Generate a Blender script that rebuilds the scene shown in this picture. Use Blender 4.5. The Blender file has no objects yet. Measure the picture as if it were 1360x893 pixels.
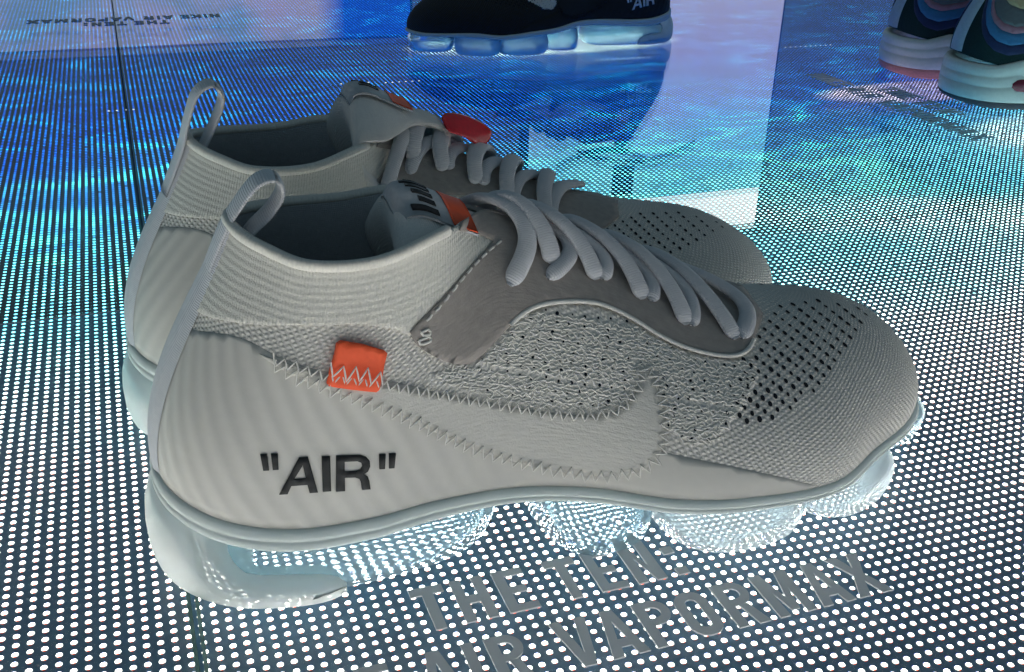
import bpy, math, random
import numpy as np
from mathutils import Vector, Matrix
from mathutils.bvhtree import BVHTree
from mathutils.geometry import delaunay_2d_cdt

random.seed(7); rng = np.random.default_rng(7)
S = 0.001                       # everything below is written in millimetres
scene = bpy.context.scene
C = scene.collection

# ------------------------------------------------------------------ camera
PITCH_MM, GLASS = 3.91, 10.0    # lamp pitch of the screen; glass face lies this far above the lamps
CAM = np.array([0.0, 0.0, 55.7264 * PITCH_MM - GLASS])
FPX, CPIT, CYAW, CROLL = 1399.6, 0.463477, -0.359187, 0.0276297
def RX(a): c, s = math.cos(a), math.sin(a); return np.array([[1,0,0],[0,c,-s],[0,s,c]])
def RZ(a): c, s = math.cos(a), math.sin(a); return np.array([[c,-s,0],[s,c,0],[0,0,1]])
CR = RZ(CYAW) @ RX(math.pi/2 - CPIT) @ RZ(CROLL)
cam_data = bpy.data.cameras.new('camera')
cam = bpy.data.objects.new('camera', cam_data); C.objects.link(cam)
mw = Matrix.Identity(4)
for r in range(3):
    for c in range(3): mw[r][c] = CR[r, c]
    mw[r][3] = CAM[r] * S
cam.matrix_world = mw
cam_data.sensor_fit = 'HORIZONTAL'; cam_data.sensor_width = 36.0
cam_data.lens = FPX / 1360.0 * 36.0
cam_data.clip_start = 0.005; cam_data.clip_end = 50
scene.camera = cam
def pray(x, y):
    d = CR @ np.array([(x-680)/FPX, -(y-446.5)/FPX, -1.0]); return d/np.linalg.norm(d)

# ------------------------------------------------------------------ light and exposure
world = bpy.data.worlds.new('World'); scene.world = world; world.use_nodes = True
bg = world.node_tree.nodes['Background']
bg.inputs[0].default_value = (0.52, 0.80, 1.0, 1); bg.inputs[1].default_value = 0.135   # dim bluish room
LAMP = 19.0                       # radiance of a white lamp of the screen
scene.view_settings.view_transform = 'Standard'; scene.view_settings.look = 'None'
scene.view_settings.exposure = 0; scene.view_settings.gamma = 1
scene.render.engine = 'CYCLES'
cy = scene.cycles
cy.max_bounces = 12; cy.transmission_bounces = 8; cy.transparent_max_bounces = 24; cy.glossy_bounces = 4; cy.diffuse_bounces = 4
cy.sample_clamp_indirect = 6.0; cy.use_denoising = True
cy.caustics_reflective = False

# ------------------------------------------------------------------ material helpers
def mat(name):
    m = bpy.data.materials.new(name); m.use_nodes = True
    nt = m.node_tree; nt.nodes.clear()
    out = nt.nodes.new('ShaderNodeOutputMaterial')
    return m, nt, out
def N(nt, t, **kw):
    n = nt.nodes.new('ShaderNode'+t)
    for k, v in kw.items():
        if k in n.inputs.keys(): n.inputs[k].default_value = v
        else: setattr(n, k, v)
    return n
def L(nt, a, b): nt.links.new(a, b)
def math_n(nt, op, a, b=None, c=None, clamp=False):
    n = nt.nodes.new('ShaderNodeMath'); n.operation = op; n.use_clamp = clamp
    for i, v in enumerate((a, b, c)):
        if v is None: continue
        if isinstance(v, (int, float)): n.inputs[i].default_value = v
        else: nt.links.new(v, n.inputs[i])
    return n.outputs[0]
def ramp(nt, fac, stops, interp='LINEAR'):
    n = nt.nodes.new('ShaderNodeValToRGB'); n.color_ramp.interpolation = interp
    e = n.color_ramp.elements
    while len(e) < len(stops): e.new(0.5)
    for k, (p, col) in enumerate(stops):
        e[k].position = p; e[k].color = (*col, 1)
    nt.links.new(fac, n.inputs[0]); return n.outputs[0]
def mixc(nt, f, a, b, blend='MIX'):
    n = nt.nodes.new('ShaderNodeMix'); n.data_type = 'RGBA'; n.blend_type = blend
    for sock, v in ((n.inputs[0], f), (n.inputs[6], a), (n.inputs[7], b)):
        if isinstance(v, (int, float)): sock.default_value = v
        elif isinstance(v, tuple): sock.default_value = (*v, 1)
        else: nt.links.new(v, sock)
    return n.outputs[2]
def uv_mm(nt):
    return N(nt, 'TexCoord').outputs['UV']
def mapping(nt, vec, scale=(1,1,1), rot=(0,0,0)):
    n = N(nt, 'Mapping'); n.inputs['Scale'].default_value = scale; n.inputs['Rotation'].default_value = rot
    L(nt, vec, n.inputs['Vector']); return n.outputs[0]
def bump(nt, h, strength, dist):
    b = N(nt, 'Bump'); b.inputs['Strength'].default_value = strength; b.inputs['Distance'].default_value = dist*S
    L(nt, h, b.inputs['Height']); return b.outputs[0]
def pbsdf(nt, out, col, rough=0.7, normal=None, **kw):
    p = N(nt, 'BsdfPrincipled')
    if isinstance(col, tuple): p.inputs['Base Color'].default_value = (*col, 1)
    else: L(nt, col, p.inputs['Base Color'])
    p.inputs['Roughness'].default_value = rough
    for k, v in kw.items(): p.inputs[k.replace('_', ' ')].default_value = v
    if normal is not None: L(nt, normal, p.inputs['Normal'])
    L(nt, p.outputs[0], out.inputs[0]); return p

def fabric(name, col, col2, kind='knit'):
    """uv is in millimetres: u along the shoe, v up the side"""
    m, nt, out = mat(name); uv = uv_mm(nt)
    nz = N(nt, 'TexNoise'); nz.inputs['Scale'].default_value = 0.35; nz.inputs['Detail'].default_value = 5; L(nt, uv, nz.inputs['Vector'])
    fine = N(nt, 'TexNoise'); fine.inputs['Scale'].default_value = 1.6; fine.inputs['Detail'].default_value = 4; L(nt, uv, fine.inputs['Vector'])
    if kind == 'knit':
        w = N(nt, 'TexWave'); w.bands_direction = 'Y'; w.inputs['Scale'].default_value = 0.34; w.inputs['Distortion'].default_value = 1.6
        w.inputs['Detail'].default_value = 3; w.inputs['Detail Scale'].default_value = 1.2
        L(nt, uv, w.inputs['Vector'])
        w2 = N(nt, 'TexWave'); w2.bands_direction = 'X'; w2.inputs['Scale'].default_value = 0.42; w2.inputs['Distortion'].default_value = 2.0
        L(nt, uv, w2.inputs['Vector'])
        h = math_n(nt, 'ADD', math_n(nt, 'MULTIPLY', w.outputs['Fac'], 0.6), math_n(nt, 'MULTIPLY', w2.outputs['Fac'], 0.35))
        h = math_n(nt, 'ADD', h, math_n(nt, 'MULTIPLY', fine.outputs['Fac'], 0.9))
        bs = bump(nt, h, 0.4, 0.4)
        f = math_n(nt, 'MULTIPLY_ADD', nz.outputs['Fac'], 1.6, -0.3, True)
        f2 = math_n(nt, 'MULTIPLY_ADD', fine.outputs['Fac'], 1.8, -0.4, True)
        c = mixc(nt, math_n(nt, 'MULTIPLY_ADD', f, 0.5, math_n(nt, 'MULTIPLY', f2, 0.5)), col2, col)
    elif kind == 'fuzz':                       # open mottled knit, shade painted into the stitch valleys
        w = N(nt, 'TexWave'); w.bands_direction = 'Y'; w.inputs['Scale'].default_value = 0.185; w.inputs['Distortion'].default_value = 1.3; w.inputs['Detail'].default_value = 2; w.inputs['Detail Scale'].default_value = 0.6
        w2 = N(nt, 'TexWave'); w2.bands_direction = 'X'; w2.inputs['Scale'].default_value = 0.165; w2.inputs['Distortion'].default_value = 1.6; w2.inputs['Detail'].default_value = 2; w2.inputs['Detail Scale'].default_value = 0.6
        rot = mapping(nt, uv, (1, 1, 1), (0, 0, 0.5)); L(nt, rot, w.inputs['Vector']); L(nt, rot, w2.inputs['Vector'])
        st = math_n(nt, 'MULTIPLY', w.outputs['Fac'], w2.outputs['Fac'])
        h = math_n(nt, 'ADD', st, math_n(nt, 'MULTIPLY', fine.outputs['Fac'], 0.8))
        bs = bump(nt, h, 0.7, 0.55)
        f = math_n(nt, 'MULTIPLY_ADD', fine.outputs['Fac'], 2.6, -0.75, True)
        f = math_n(nt, 'MULTIPLY_ADD', nz.outputs['Fac'], 0.5, math_n(nt, 'MULTIPLY_ADD', f, 0.35, math_n(nt, 'MULTIPLY_ADD', st, 0.8, -0.22)), True)
        c = mixc(nt, f, col2, col)
    elif kind == 'rib':
        w2 = N(nt, 'TexWave'); w2.bands_direction = 'X'; w2.inputs['Scale'].default_value = 0.3; w2.inputs['Distortion'].default_value = 2.5; L(nt, uv, w2.inputs['Vector'])
        h = math_n(nt, 'ADD', math_n(nt, 'MULTIPLY', w2.outputs['Fac'], 0.5), fine.outputs['Fac'])
        bs = bump(nt, h, 0.5, 0.5)
        c = mixc(nt, math_n(nt, 'MULTIPLY_ADD', fine.outputs['Fac'], 2.0, -0.5, True), col2, col)
    elif kind == 'film':                       # smooth film over ribbed knit, diagonal ribs show through
        w = N(nt, 'TexWave'); w.bands_direction = 'X'; w.inputs['Scale'].default_value = 0.055; w.inputs['Distortion'].default_value = 0.6
        w.inputs['Detail'].default_value = 2; L(nt, mapping(nt, uv, (1, 1, 1), (0, 0, 0.42)), w.inputs['Vector'])
        su = N(nt, 'SeparateXYZ'); L(nt, uv, su.inputs[0])
        heel = math_n(nt, 'MULTIPLY_ADD', math_n(nt, 'ABSOLUTE', math_n(nt, 'SUBTRACT', su.outputs[0], 325.0)), -1/60, 2.4, True)
        h = math_n(nt, 'ADD', math_n(nt, 'MULTIPLY', w.outputs['Fac'], math_n(nt, 'MULTIPLY', heel, 0.8)), math_n(nt, 'MULTIPLY', fine.outputs['Fac'], 0.10))
        bs = bump(nt, h, 0.35, 0.7)
        f = math_n(nt, 'MULTIPLY_ADD', math_n(nt, 'MULTIPLY', w.outputs['Fac'], heel), 0.55, math_n(nt, 'MULTIPLY', nz.outputs['Fac'], 0.45))
        c = mixc(nt, f, col2, col)
    elif kind == 'suede':
        st = N(nt, 'TexNoise'); st.inputs['Scale'].default_value = 0.7; st.inputs['Detail'].default_value = 6; L(nt, mapping(nt, uv, (0.35, 1.6, 1), (0, 0, 0.2)), st.inputs['Vector'])
        h = math_n(nt, 'ADD', st.outputs['Fac'], math_n(nt, 'MULTIPLY', fine.outputs['Fac'], 0.5))
        bs = bump(nt, h, 0.45, 0.5)
        c = mixc(nt, math_n(nt, 'MULTIPLY_ADD', nz.outputs['Fac'], 1.5, -0.25, True), col2, col)
    elif kind == 'web':                        # woven webbing
        w = N(nt, 'TexWave'); w.bands_direction = 'Y'; w.inputs['Scale'].default_value = 0.42; w.inputs['Distortion'].default_value = 0.8; L(nt, uv, w.inputs['Vector'])
        h = math_n(nt, 'ADD', math_n(nt, 'MULTIPLY', w.outputs['Fac'], 0.8), math_n(nt, 'MULTIPLY', fine.outputs['Fac'], 0.5))
        bs = bump(nt, h, 0.4, 0.32)
        c = mixc(nt, math_n(nt, 'MULTIPLY_ADD', nz.outputs['Fac'], 1.3, -0.15, True), col2, col)
    pbsdf(nt, out, c, 0.85 if kind != 'film' else 0.55, bs, Sheen_Weight=0.15 if kind != 'film' else 0.0, Specular_IOR_Level=0.25)
    return m

def plain(name, col, rough=0.6, spec=0.4, noise=0.12, nscale=600.0, bstr=0.15):
    m, nt, out = mat(name)
    tc = N(nt, 'TexCoord').outputs['Object']
    nz = N(nt, 'TexNoise'); nz.inputs['Scale'].default_value = nscale; nz.inputs['Detail'].default_value = 4; L(nt, tc, nz.inputs['Vector'])
    dark = tuple(c*(1-noise*2) for c in col)
    c = mixc(nt, nz.outputs['Fac'], dark, tuple(min(1, x*(1+noise)) for x in col))
    pbsdf(nt, out, c, rough, bump(nt, nz.outputs['Fac'], bstr, 0.3), Specular_IOR_Level=spec)
    return m

def clear_plastic(name, tint, rough, milk, milk_col=(0.86, 0.9, 0.9), bscale=60.0, bstr=0.08, ior=1.38, trans=0.55):
    """moulded clear plastic, more or less milky"""
    m, nt, out = mat(name)
    tc = N(nt, 'TexCoord').outputs['Object']
    nz = N(nt, 'TexNoise'); nz.inputs['Scale'].default_value = bscale; nz.inputs['Detail'].default_value = 3; L(nt, tc, nz.inputs['Vector'])
    bn = bump(nt, nz.outputs['Fac'], bstr, 4.0)
    g = N(nt, 'BsdfGlass'); g.inputs['Color'].default_value = (*tint, 1); g.inputs['Roughness'].default_value = rough; g.inputs['IOR'].default_value = ior
    L(nt, bn, g.inputs['Normal'])
    d = N(nt, 'BsdfDiffuse'); d.inputs['Color'].default_value = (*milk_col, 1); L(nt, bn, d.inputs['Normal'])
    t = N(nt, 'BsdfTranslucent'); t.inputs['Color'].default_value = (*milk_col, 1); L(nt, bn, t.inputs['Normal'])
    a = N(nt, 'MixShader'); a.inputs[0].default_value = trans; L(nt, d.outputs[0], a.inputs[1]); L(nt, t.outputs[0], a.inputs[2])
    b = N(nt, 'MixShader'); b.inputs[0].default_value = milk; L(nt, g.outputs[0], b.inputs[1]); L(nt, a.outputs[0], b.inputs[2])
    L(nt, b.outputs[0], out.inputs[0]); return m

def thin_glass(name):
    m, nt, out = mat(name)
    fr = N(nt, 'Fresnel'); bf = N(nt, 'NewGeometry').outputs['Backfacing']
    L(nt, math_n(nt, 'MULTIPLY_ADD', bf, 1/1.5-1.5, 1.5), fr.inputs['IOR'])
    t = N(nt, 'BsdfTransparent'); t.inputs['Color'].default_value = (0.965, 0.98, 0.975, 1)
    g = N(nt, 'BsdfGlossy'); g.inputs['Roughness'].default_value = 0.0
    x = N(nt, 'MixShader'); L(nt, fr.outputs[0], x.inputs[0]); L(nt, t.outputs[0], x.inputs[1]); L(nt, g.outputs[0], x.inputs[2])
    # faint finger smears and dust
    pos = N(nt, 'NewGeometry').outputs['Position']
    n1 = N(nt, 'TexNoise'); n1.inputs['Scale'].default_value = 9; n1.inputs['Detail'].default_value = 6; n1.inputs['Distortion'].default_value = 2.0; L(nt, mapping(nt, pos, (1, .5, 1), (0, 0, .6)), n1.inputs['Vector'])
    n2 = N(nt, 'TexNoise'); n2.inputs['Scale'].default_value = 900; n2.inputs['Detail'].default_value = 2; L(nt, pos, n2.inputs['Vector'])
    dirt = math_n(nt, 'ADD', math_n(nt, 'MULTIPLY', math_n(nt, 'MULTIPLY_ADD', n1.outputs['Fac'], 4.0, -2.1, True), 0.035), math_n(nt, 'MULTIPLY', math_n(nt, 'GREATER_THAN', n2.outputs['Fac'], 0.71), 0.10))
    d = N(nt, 'BsdfDiffuse'); d.inputs['Color'].default_value = (.7, .72, .74, 1); tl = N(nt, 'BsdfTranslucent'); tl.inputs['Color'].default_value = (.5, .52, .54, 1)
    dd = N(nt, 'MixShader'); L(nt, d.outputs[0], dd.inputs[1]); L(nt, tl.outputs[0], dd.inputs[2])
    y = N(nt, 'MixShader'); L(nt, dirt, y.inputs[0]); L(nt, x.outputs[0], y.inputs[1]); L(nt, dd.outputs[0], y.inputs[2])
    L(nt, y.outputs[0], out.inputs[0]); return m

def film_colour(nt, pos):
    """the moving picture shown on the screen, frozen: white near the left front, cyan then deep blue water further off"""
    sx = N(nt, 'SeparateXYZ'); L(nt, pos, sx.inputs[0]); X, Y = sx.outputs[0], sx.outputs[1]
    flat = N(nt, 'CombineXYZ'); L(nt, X, flat.inputs[0]); L(nt, Y, flat.inputs[1])
    n1 = N(nt, 'TexNoise'); n1.inputs['Scale'].default_value = 7; n1.inputs['Detail'].default_value = 6; n1.inputs['Distortion'].default_value = 1.0
    L(nt, mapping(nt, flat.outputs[0], (0.7, 1.0, 1)), n1.inputs['Vector'])
    n2 = N(nt, 'TexNoise'); n2.inputs['Scale'].default_value = 22; n2.inputs['Detail'].default_value = 6; n2.inputs['Distortion'].default_value = 1.5
    L(nt, mapping(nt, flat.outputs[0], (0.6, 1.0, 1)), n2.inputs['Vector'])
    # distance into the picture, measured so that the white field is a tongue reaching to the right
    d = math_n(nt, 'MULTIPLY_ADD', X, -0.05, Y)
    d = math_n(nt, 'ADD', d, math_n(nt, 'MULTIPLY_ADD', n1.outputs['Fac'], 0.30, -0.15))
    base = ramp(nt, math_n(nt, 'MULTIPLY', d, 1.0), [(0.0, (1, 1, 1)), (0.33, (1, 1, 1)), (0.40, (0.42, 0.80, 0.85)), (0.47, (0.12, 0.50, 0.58)), (0.60, (0.04, 0.30, 0.50)), (0.74, (0.003, 0.09, 0.42)), (1.0, (0.002, 0.055, 0.30))])
    wv = ramp(nt, n2.outputs['Fac'], [(0.0, (0.15, 0.18, 0.40)), (0.42, (0.42, 0.45, 0.7)), (0.56, (1, 1, 1)), (0.68, (2.6, 3.4, 1.7)), (1.0, (5, 6, 2.2))])
    far = math_n(nt, 'MULTIPLY_ADD', d, 5.0, -2.3, True)
    col = mixc(nt, far, base, mixc(nt, 1.0, base, wv, 'MULTIPLY'))
    # brighter passages further off, mostly added to light the black and striped shoes
    for cx, cy, sx_, sy_, c in ((.42, 1.04, .15, .055, (.62, .85, .85)), (.72, .60, .22, .11, (.10, .42, .60)), (.76, .62, .16, .06, (.50, .78, .85)), (.665, .765, .10, .035, (.40, .36, .50))):
        dx = math_n(nt, 'MULTIPLY', math_n(nt, 'SUBTRACT', X, cx), 1/sx_); dy = math_n(nt, 'MULTIPLY', math_n(nt, 'SUBTRACT', Y, cy), 1/sy_)
        r2 = math_n(nt, 'ADD', math_n(nt, 'MULTIPLY', dx, dx), math_n(nt, 'MULTIPLY', dy, dy))
        col = mixc(nt, math_n(nt, 'MULTIPLY', math_n(nt, 'MULTIPLY_ADD', r2, -2.2, 2.4, True), math_n(nt, 'MULTIPLY_ADD', n2.outputs['Fac'], 2.4, -.5, True)), col, c)
    return col

def lamp_mat(name, dots):
    m, nt, out = mat(name)
    pos = N(nt, 'NewGeometry').outputs['Position']
    sx = N(nt, 'SeparateXYZ'); L(nt, pos, sx.inputs[0])
    p = PITCH_MM*S
    fx = math_n(nt, 'SUBTRACT', math_n(nt, 'FRACT', math_n(nt, 'ADD', math_n(nt, 'MULTIPLY', sx.outputs[0], 1/p), 0.5-PH[0]+100)), 0.5)
    fy = math_n(nt, 'SUBTRACT', math_n(nt, 'FRACT', math_n(nt, 'ADD', math_n(nt, 'MULTIPLY', sx.outputs[1], 1/p), 0.5-PH[1]+100)), 0.5)
    col = film_colour(nt, pos)
    # the three dies of a lamp stand one behind the other: red in front, blue at the back
    tint = ramp(nt, math_n(nt, 'ADD', fy, 0.5), [(0.0, (1.0, 0.12, 0.04)), (0.28, (1.0, 0.16, 0.06)), (0.32, (1, .97, .87)), (0.655, (1, .97, .87)), (0.70, (0.01, 0.08, 1.0)), (1.0, (0.0, 0.06, 1.0))])
    col = mixc(nt, 1.0, col, tint, 'MULTIPLY')
    rr = math_n(nt, 'SQRT', math_n(nt, 'ADD', math_n(nt, 'MULTIPLY', fx, fx), math_n(nt, 'MULTIPLY', fy, fy)))
    prof = ramp(nt, rr, [(0.0, (1, 1, 1)), (0.165, (1, 1, 1)), (0.235, (0.06, 0.06, 0.06)), (0.26, (0.0, 0.0, 0.0))] if dots else [(0.0, (1, 1, 1)), (0.165, (1, 1, 1)), (0.24, (0.04, 0.04, 0.04))])
    cell = N(nt, 'CombineXYZ'); L(nt, math_n(nt, 'ROUND', math_n(nt, 'MULTIPLY_ADD', sx.outputs[0], 1/p, -PH[0])), cell.inputs[0]); L(nt, math_n(nt, 'ROUND', math_n(nt, 'MULTIPLY_ADD', sx.outputs[1], 1/p, -PH[1])), cell.inputs[1])
    wn = N(nt, 'TexWhiteNoise'); wn.noise_dimensions = '2D'; L(nt, cell.outputs[0], wn.inputs['Vector'])
    var = ramp(nt, wn.outputs['Value'], [(0.0, (.20, .22, .25)), (.05, (.55, .56, .58)), (.5, (.85, .86, .87)), (1.0, (1, 1, 1))])
    col = mixc(nt, 1.0, mixc(nt, 1.0, col, prof, 'MULTIPLY'), var, 'MULTIPLY')
    e = N(nt, 'Emission'); e.inputs['Strength'].default_value = LAMP; L(nt, col, e.inputs['Color'])
    if dots:
        d = N(nt, 'BsdfPrincipled'); d.inputs['Base Color'].default_value = (0.012, 0.016, 0.022, 1); d.inputs['Roughness'].default_value = 0.6
        a = N(nt, 'AddShader'); L(nt, e.outputs[0], a.inputs[0]); L(nt, d.outputs[0], a.inputs[1]); L(nt, a.outputs[0], out.inputs[0])
    else:
        L(nt, e.outputs[0], out.inputs[0])
    return m
PH = (0.10, 0.40)                # phase of the lamp lattice, in pitches

# ------------------------------------------------------------------ mesh helpers
def obj(name, verts, faces, material, parent=None, smooth=True, uvs=None, label=None, kind=None):
    me = bpy.data.meshes.new(name)
    me.from_pydata([tuple(float(c)*S for c in v) for v in verts], [], [tuple(int(i) for i in f) for f in faces])
    if uvs is not None:
        lay = me.uv_layers.new(name='UVMap')
        li = np.zeros(len(me.loops), dtype=np.int32); me.loops.foreach_get('vertex_index', li)
        lay.data.foreach_set('uv', np.asarray(uvs, dtype=np.float32)[li].ravel())
    if smooth: me.polygons.foreach_set('use_smooth', [True]*len(me.polygons))
    if material is not None: me.materials.append(material)
    me.update()
    o = bpy.data.objects.new(name, me); C.objects.link(o)
    if parent is not None: o.parent = parent
    if label: o['label'] = label
    if kind: o['kind'] = kind
    return o
def thing(name, label, cat, loc=(0,0,0), rotz=0.0, group=None):
    o = bpy.data.objects.new(name, None); C.objects.link(o); o.empty_display_size = 0.02
    o.location = [c*S for c in loc]; o.rotation_euler = (0, 0, rotz)
    o['label'] = label; o['category'] = cat
    if group: o['group'] = group
    return o
class MB:
    def __init__(s): s.v, s.f, s.uv = [], [], []
    def add(s, v, f, uv=None):
        b = len(s.v); s.v += [tuple(x) for x in v]; s.f += [tuple(i+b for i in q) for q in f]
        s.uv += [tuple(x) for x in uv] if uv is not None else [(x[0], x[2]) for x in v]
    def build(s, name, m, parent=None, **kw): return obj(name, s.v, s.f, m, parent, uvs=s.uv, **kw)
def grid_faces(nu, nv, cu=False, cv=False):
    f = []
    for i in range(nu if cu else nu-1):
        for j in range(nv if cv else nv-1):
            a, b = i*nv+j, ((i+1) % nu)*nv+j; c, d = ((i+1) % nu)*nv+(j+1) % nv, i*nv+(j+1) % nv
            f.append((a, b, c, d))
    return f
def catmull(P, n, closed=False):
    P = np.asarray(P, float); m = len(P); out = []
    ts = np.linspace(0, m if closed else m-1, n, endpoint=not closed)
    return np.array([cm_at(P, t, closed) for t in ts])
def cm_at(P, t, closed):
    m = len(P); i = int(math.floor(t)); f = t-i
    if closed: p0, p1, p2, p3 = P[(i-1) % m], P[i % m], P[(i+1) % m], P[(i+2) % m]
    else:
        i = min(max(i, 0), m-2); f = t-i
        p1, p2 = P[i], P[i+1]; p0 = P[i-1] if i > 0 else 2*p1-p2; p3 = P[i+2] if i+2 < m else 2*p2-p1
    return 0.5*((2*p1)+(-p0+p2)*f+(2*p0-5*p1+4*p2-p3)*f*f+(-p0+3*p1-3*p2+p3)*f**3)
def tube(path, ra, rb=None, seg=8, up=(0,0,1), cap=True, taper=None):
    """swept ellipse: ra across, rb along the reference normal"""
    P = np.asarray(path, float); n = len(P); rb = ra if rb is None else rb
    T = np.gradient(P, axis=0); T /= np.linalg.norm(T, axis=1)[:, None]+1e-9
    up = np.asarray(up, float); ups = up if up.ndim == 2 else np.tile(up, (n, 1))
    v, uv = [], []; acc = 0
    for i in range(n):
        nn = ups[i]-T[i]*np.dot(ups[i], T[i]); ln = np.linalg.norm(nn)
        nn = nn/ln if ln > 1e-5 else np.array([1.0, 0, 0])
        bb = np.cross(T[i], nn); k = 1.0 if taper is None else taper[i]
        if i: acc += np.linalg.norm(P[i]-P[i-1])
        for s in range(seg):
            a = 2*math.pi*s/seg
            v.append(P[i]+(bb*math.cos(a)*ra+nn*math.sin(a)*rb)*k); uv.append((ra*2*s/seg, acc))
    f = grid_faces(n, seg, False, True)
    if cap: f += [tuple(range(seg-1, -1, -1)), tuple((n-1)*seg+s for s in range(seg))]
    return v, f, uv
def pip(x, y, poly):
    """even-odd test, arrays of points against a list of polygons"""
    ins = np.zeros(len(x), bool)
    for P in poly:
        P = np.asarray(P); j = len(P)-1
        for i in range(len(P)):
            xi, yi = P[i]; xj, yj = P[j]
            if yi != yj:
                c = ((yi > y) != (yj > y)) & (x < (xj-xi)*(y-yi)/(yj-yi)+xi); ins ^= c
            j = i
    return ins

# ------------------------------------------------------------------ glyphs (condensed sans capitals)
def arc(cx, cy, rx, ry, a0, a1, n=10):
    return [(cx+rx*math.cos(math.radians(a0+(a1-a0)*k/n)), cy+ry*math.sin(math.radians(a0+(a1-a0)*k/n))) for k in range(n+1)]
def glyph(ch, w, h, s):
    if ch == 'T': return [[(0,h-s),(0,h),(w,h),(w,h-s),(w/2+s/2,h-s),(w/2+s/2,0),(w/2-s/2,0),(w/2-s/2,h-s)]]
    if ch == 'H': return [[(0,0),(0,h),(s,h),(s,h/2+s/2),(w-s,h/2+s/2),(w-s,h),(w,h),(w,0),(w-s,0),(w-s,h/2-s/2),(s,h/2-s/2),(s,0)]]
    if ch == 'E': return [[(0,0),(0,h),(w,h),(w,h-s*.85),(s,h-s*.85),(s,h/2+s*.42),(w*.88,h/2+s*.42),(w*.88,h/2-s*.42),(s,h/2-s*.42),(s,s*.85),(w,s*.85),(w,0)]]
    if ch == 'I': return [[(0,0),(0,h),(w,h),(w,0)]]
    if ch == 'N': return [[(0,0),(0,h),(s,h),(w-s,h*.36),(w-s,h),(w,h),(w,0),(w-s,0),(s,h*.64),(s,0)]]
    if ch == 'K': return [[(0,0),(0,h),(s,h),(s,h*.56),(w-s*1.15,h),(w,h),(w*.55,h*.56),(w,0),(w-s*1.15,0),(w*.36,h*.42),(s,h*.25),(s,0)]]
    if ch == 'V': return [[(0,h),(s,h),(w/2,h*.26),(w-s,h),(w,h),(w/2+s*.55,0),(w/2-s*.55,0)]]
    if ch == 'A': return [[(0,0),(w/2-s*.55,h),(w/2+s*.55,h),(w,0),(w-s,0),(w-s*1.22,h*.2),(s*1.22,h*.2),(s,0)], [(w/2,h*.76),(w/2-w*.13,h*.36),(w/2+w*.13,h*.36)]]
    if ch == 'M': return [[(0,0),(0,h),(s*1.1,h),(w/2,h*.38),(w-s*1.1,h),(w,h),(w,0),(w-s,0),(w-s,h*.6),(w/2+s*.4,h*.1),(w/2-s*.4,h*.1),(s,h*.6),(s,0)]]
    if ch == 'X': return [[(0,0),(w/2-s*.55,h*.5),(0,h),(s*1.2,h),(w/2,h*.66),(w-s*1.2,h),(w,h),(w/2+s*.55,h*.5),(w,0),(w-s*1.2,0),(w/2,h*.34),(s*1.2,0)]]
    if ch == 'O':
        r = w/2
        return [arc(r,h-r,r,r,0,180)+arc(r,r,r,r,180,360), arc(r,h-r,r-s,r-s,0,180)+arc(r,r,r-s,r-s,180,360)]
    if ch in 'PR':
        r = h*.27; b = h-2*r
        o = [(0,0),(0,h)]+arc(w-r,h-r,r,r,90,-90)
        o += [(s,b),(s,0)] if ch == 'P' else [(w-r*.55,b),(w,0),(w-s*1.1,0),(w*.45,b),(s,b),(s,0)]
        q = r-s*.85
        return [o, [(s,b+s*.85),(s,h-s*.85)]+arc(w-r,h-r,q,q,90,-90)]
    if ch == ':': return [[(0,0),(0,s),(w,s),(w,0)], [(0,h*.55),(0,h*.55+s),(w,h*.55+s),(w,h*.55)]]
def flat_letter(polys, x0, y0, z0, z1, fx=1, fy=1):
    pts, edges = [], []
    for P in polys:
        b = len(pts); pts += [Vector(p) for p in P]; edges += [(b+k, b+(k+1) % len(P)) for k in range(len(P))]
    v, e, f, *_ = delaunay_2d_cdt(pts, edges, [], 0, 1e-5)
    cen = np.array([np.mean([v[i] for i in q], axis=0) for q in f]); keep = pip(cen[:,0], cen[:,1], polys)
    f = [q for q, k in zip(f, keep) if k]
    V = [(x0+p[0]*fx, y0+p[1]*fy, z1) for p in v]+[(x0+p[0]*fx, y0+p[1]*fy, z0) for p in v]; n = len(v)
    F = list(f); cnt = {}
    for q in f:
        for a, b in zip(q, q[1:]+q[:1]): cnt[(a, b)] = 1
    F += [(a, a+n, b+n, b) for (a, b) in cnt if (b, a) not in cnt]
    if fx*fy < 0: F = [tuple(reversed(q)) for q in F]
    return V, F

# ------------------------------------------------------------------ the low knitted sneaker: one surface, u round the foot, v from sole to collar
# key profiles of one half, toe tip to heel: sole edge E, top T, then shape numbers of the curve between
KEYS_LAT = [
 ((267,8,17),(227,2,56),.42,4,.5,-7), ((259.5,-16,17),(224.5,2,56.6),.44,4,.5,-6), ((243,-33,18.5),(219,2,57.6),.46,4,.5,-4),
 ((218,-47,20),(211,2,58.6),.46,4,.5,-2), ((195,-58,19),(195,2,61),.46,3,.5,0), ((164,-61,22),(166,2,69),.44,2,.46,0),
 ((140,-57,23.5),(141,2,80),.42,1,.42,0), ((115,-47,26.5),(117,2,91),.42,0,.40,0), ((93,-40,26.5),(97,2,99),.42,0,.40,-2),
 ((70,-38,25.5),(77,-18,101),.42,1,None,5), ((50,-39,24.5),(58,-25,98),.42,2,None,5), ((28,-38,25),(40,-24,98.5),.42,2,None,6),
 ((10,-32,28),(29.5,-15,101),.40,3,None,8), ((-2,-18,30.5),(24,-7,103),.38,2,None,9), ((-6,1,31.5),(22,2,104),.38,2,None,9)]
E_MED = [None,(257,27,17),(239,38,18),(212,44,19),(186,44,19),(158,38,22),(134,31,24.5),(112,27,28),(92,27,27),(70,30,27),(50,35,25.5),(28,36,25),(10,32,28),(-2,19,30.5)]
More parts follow.
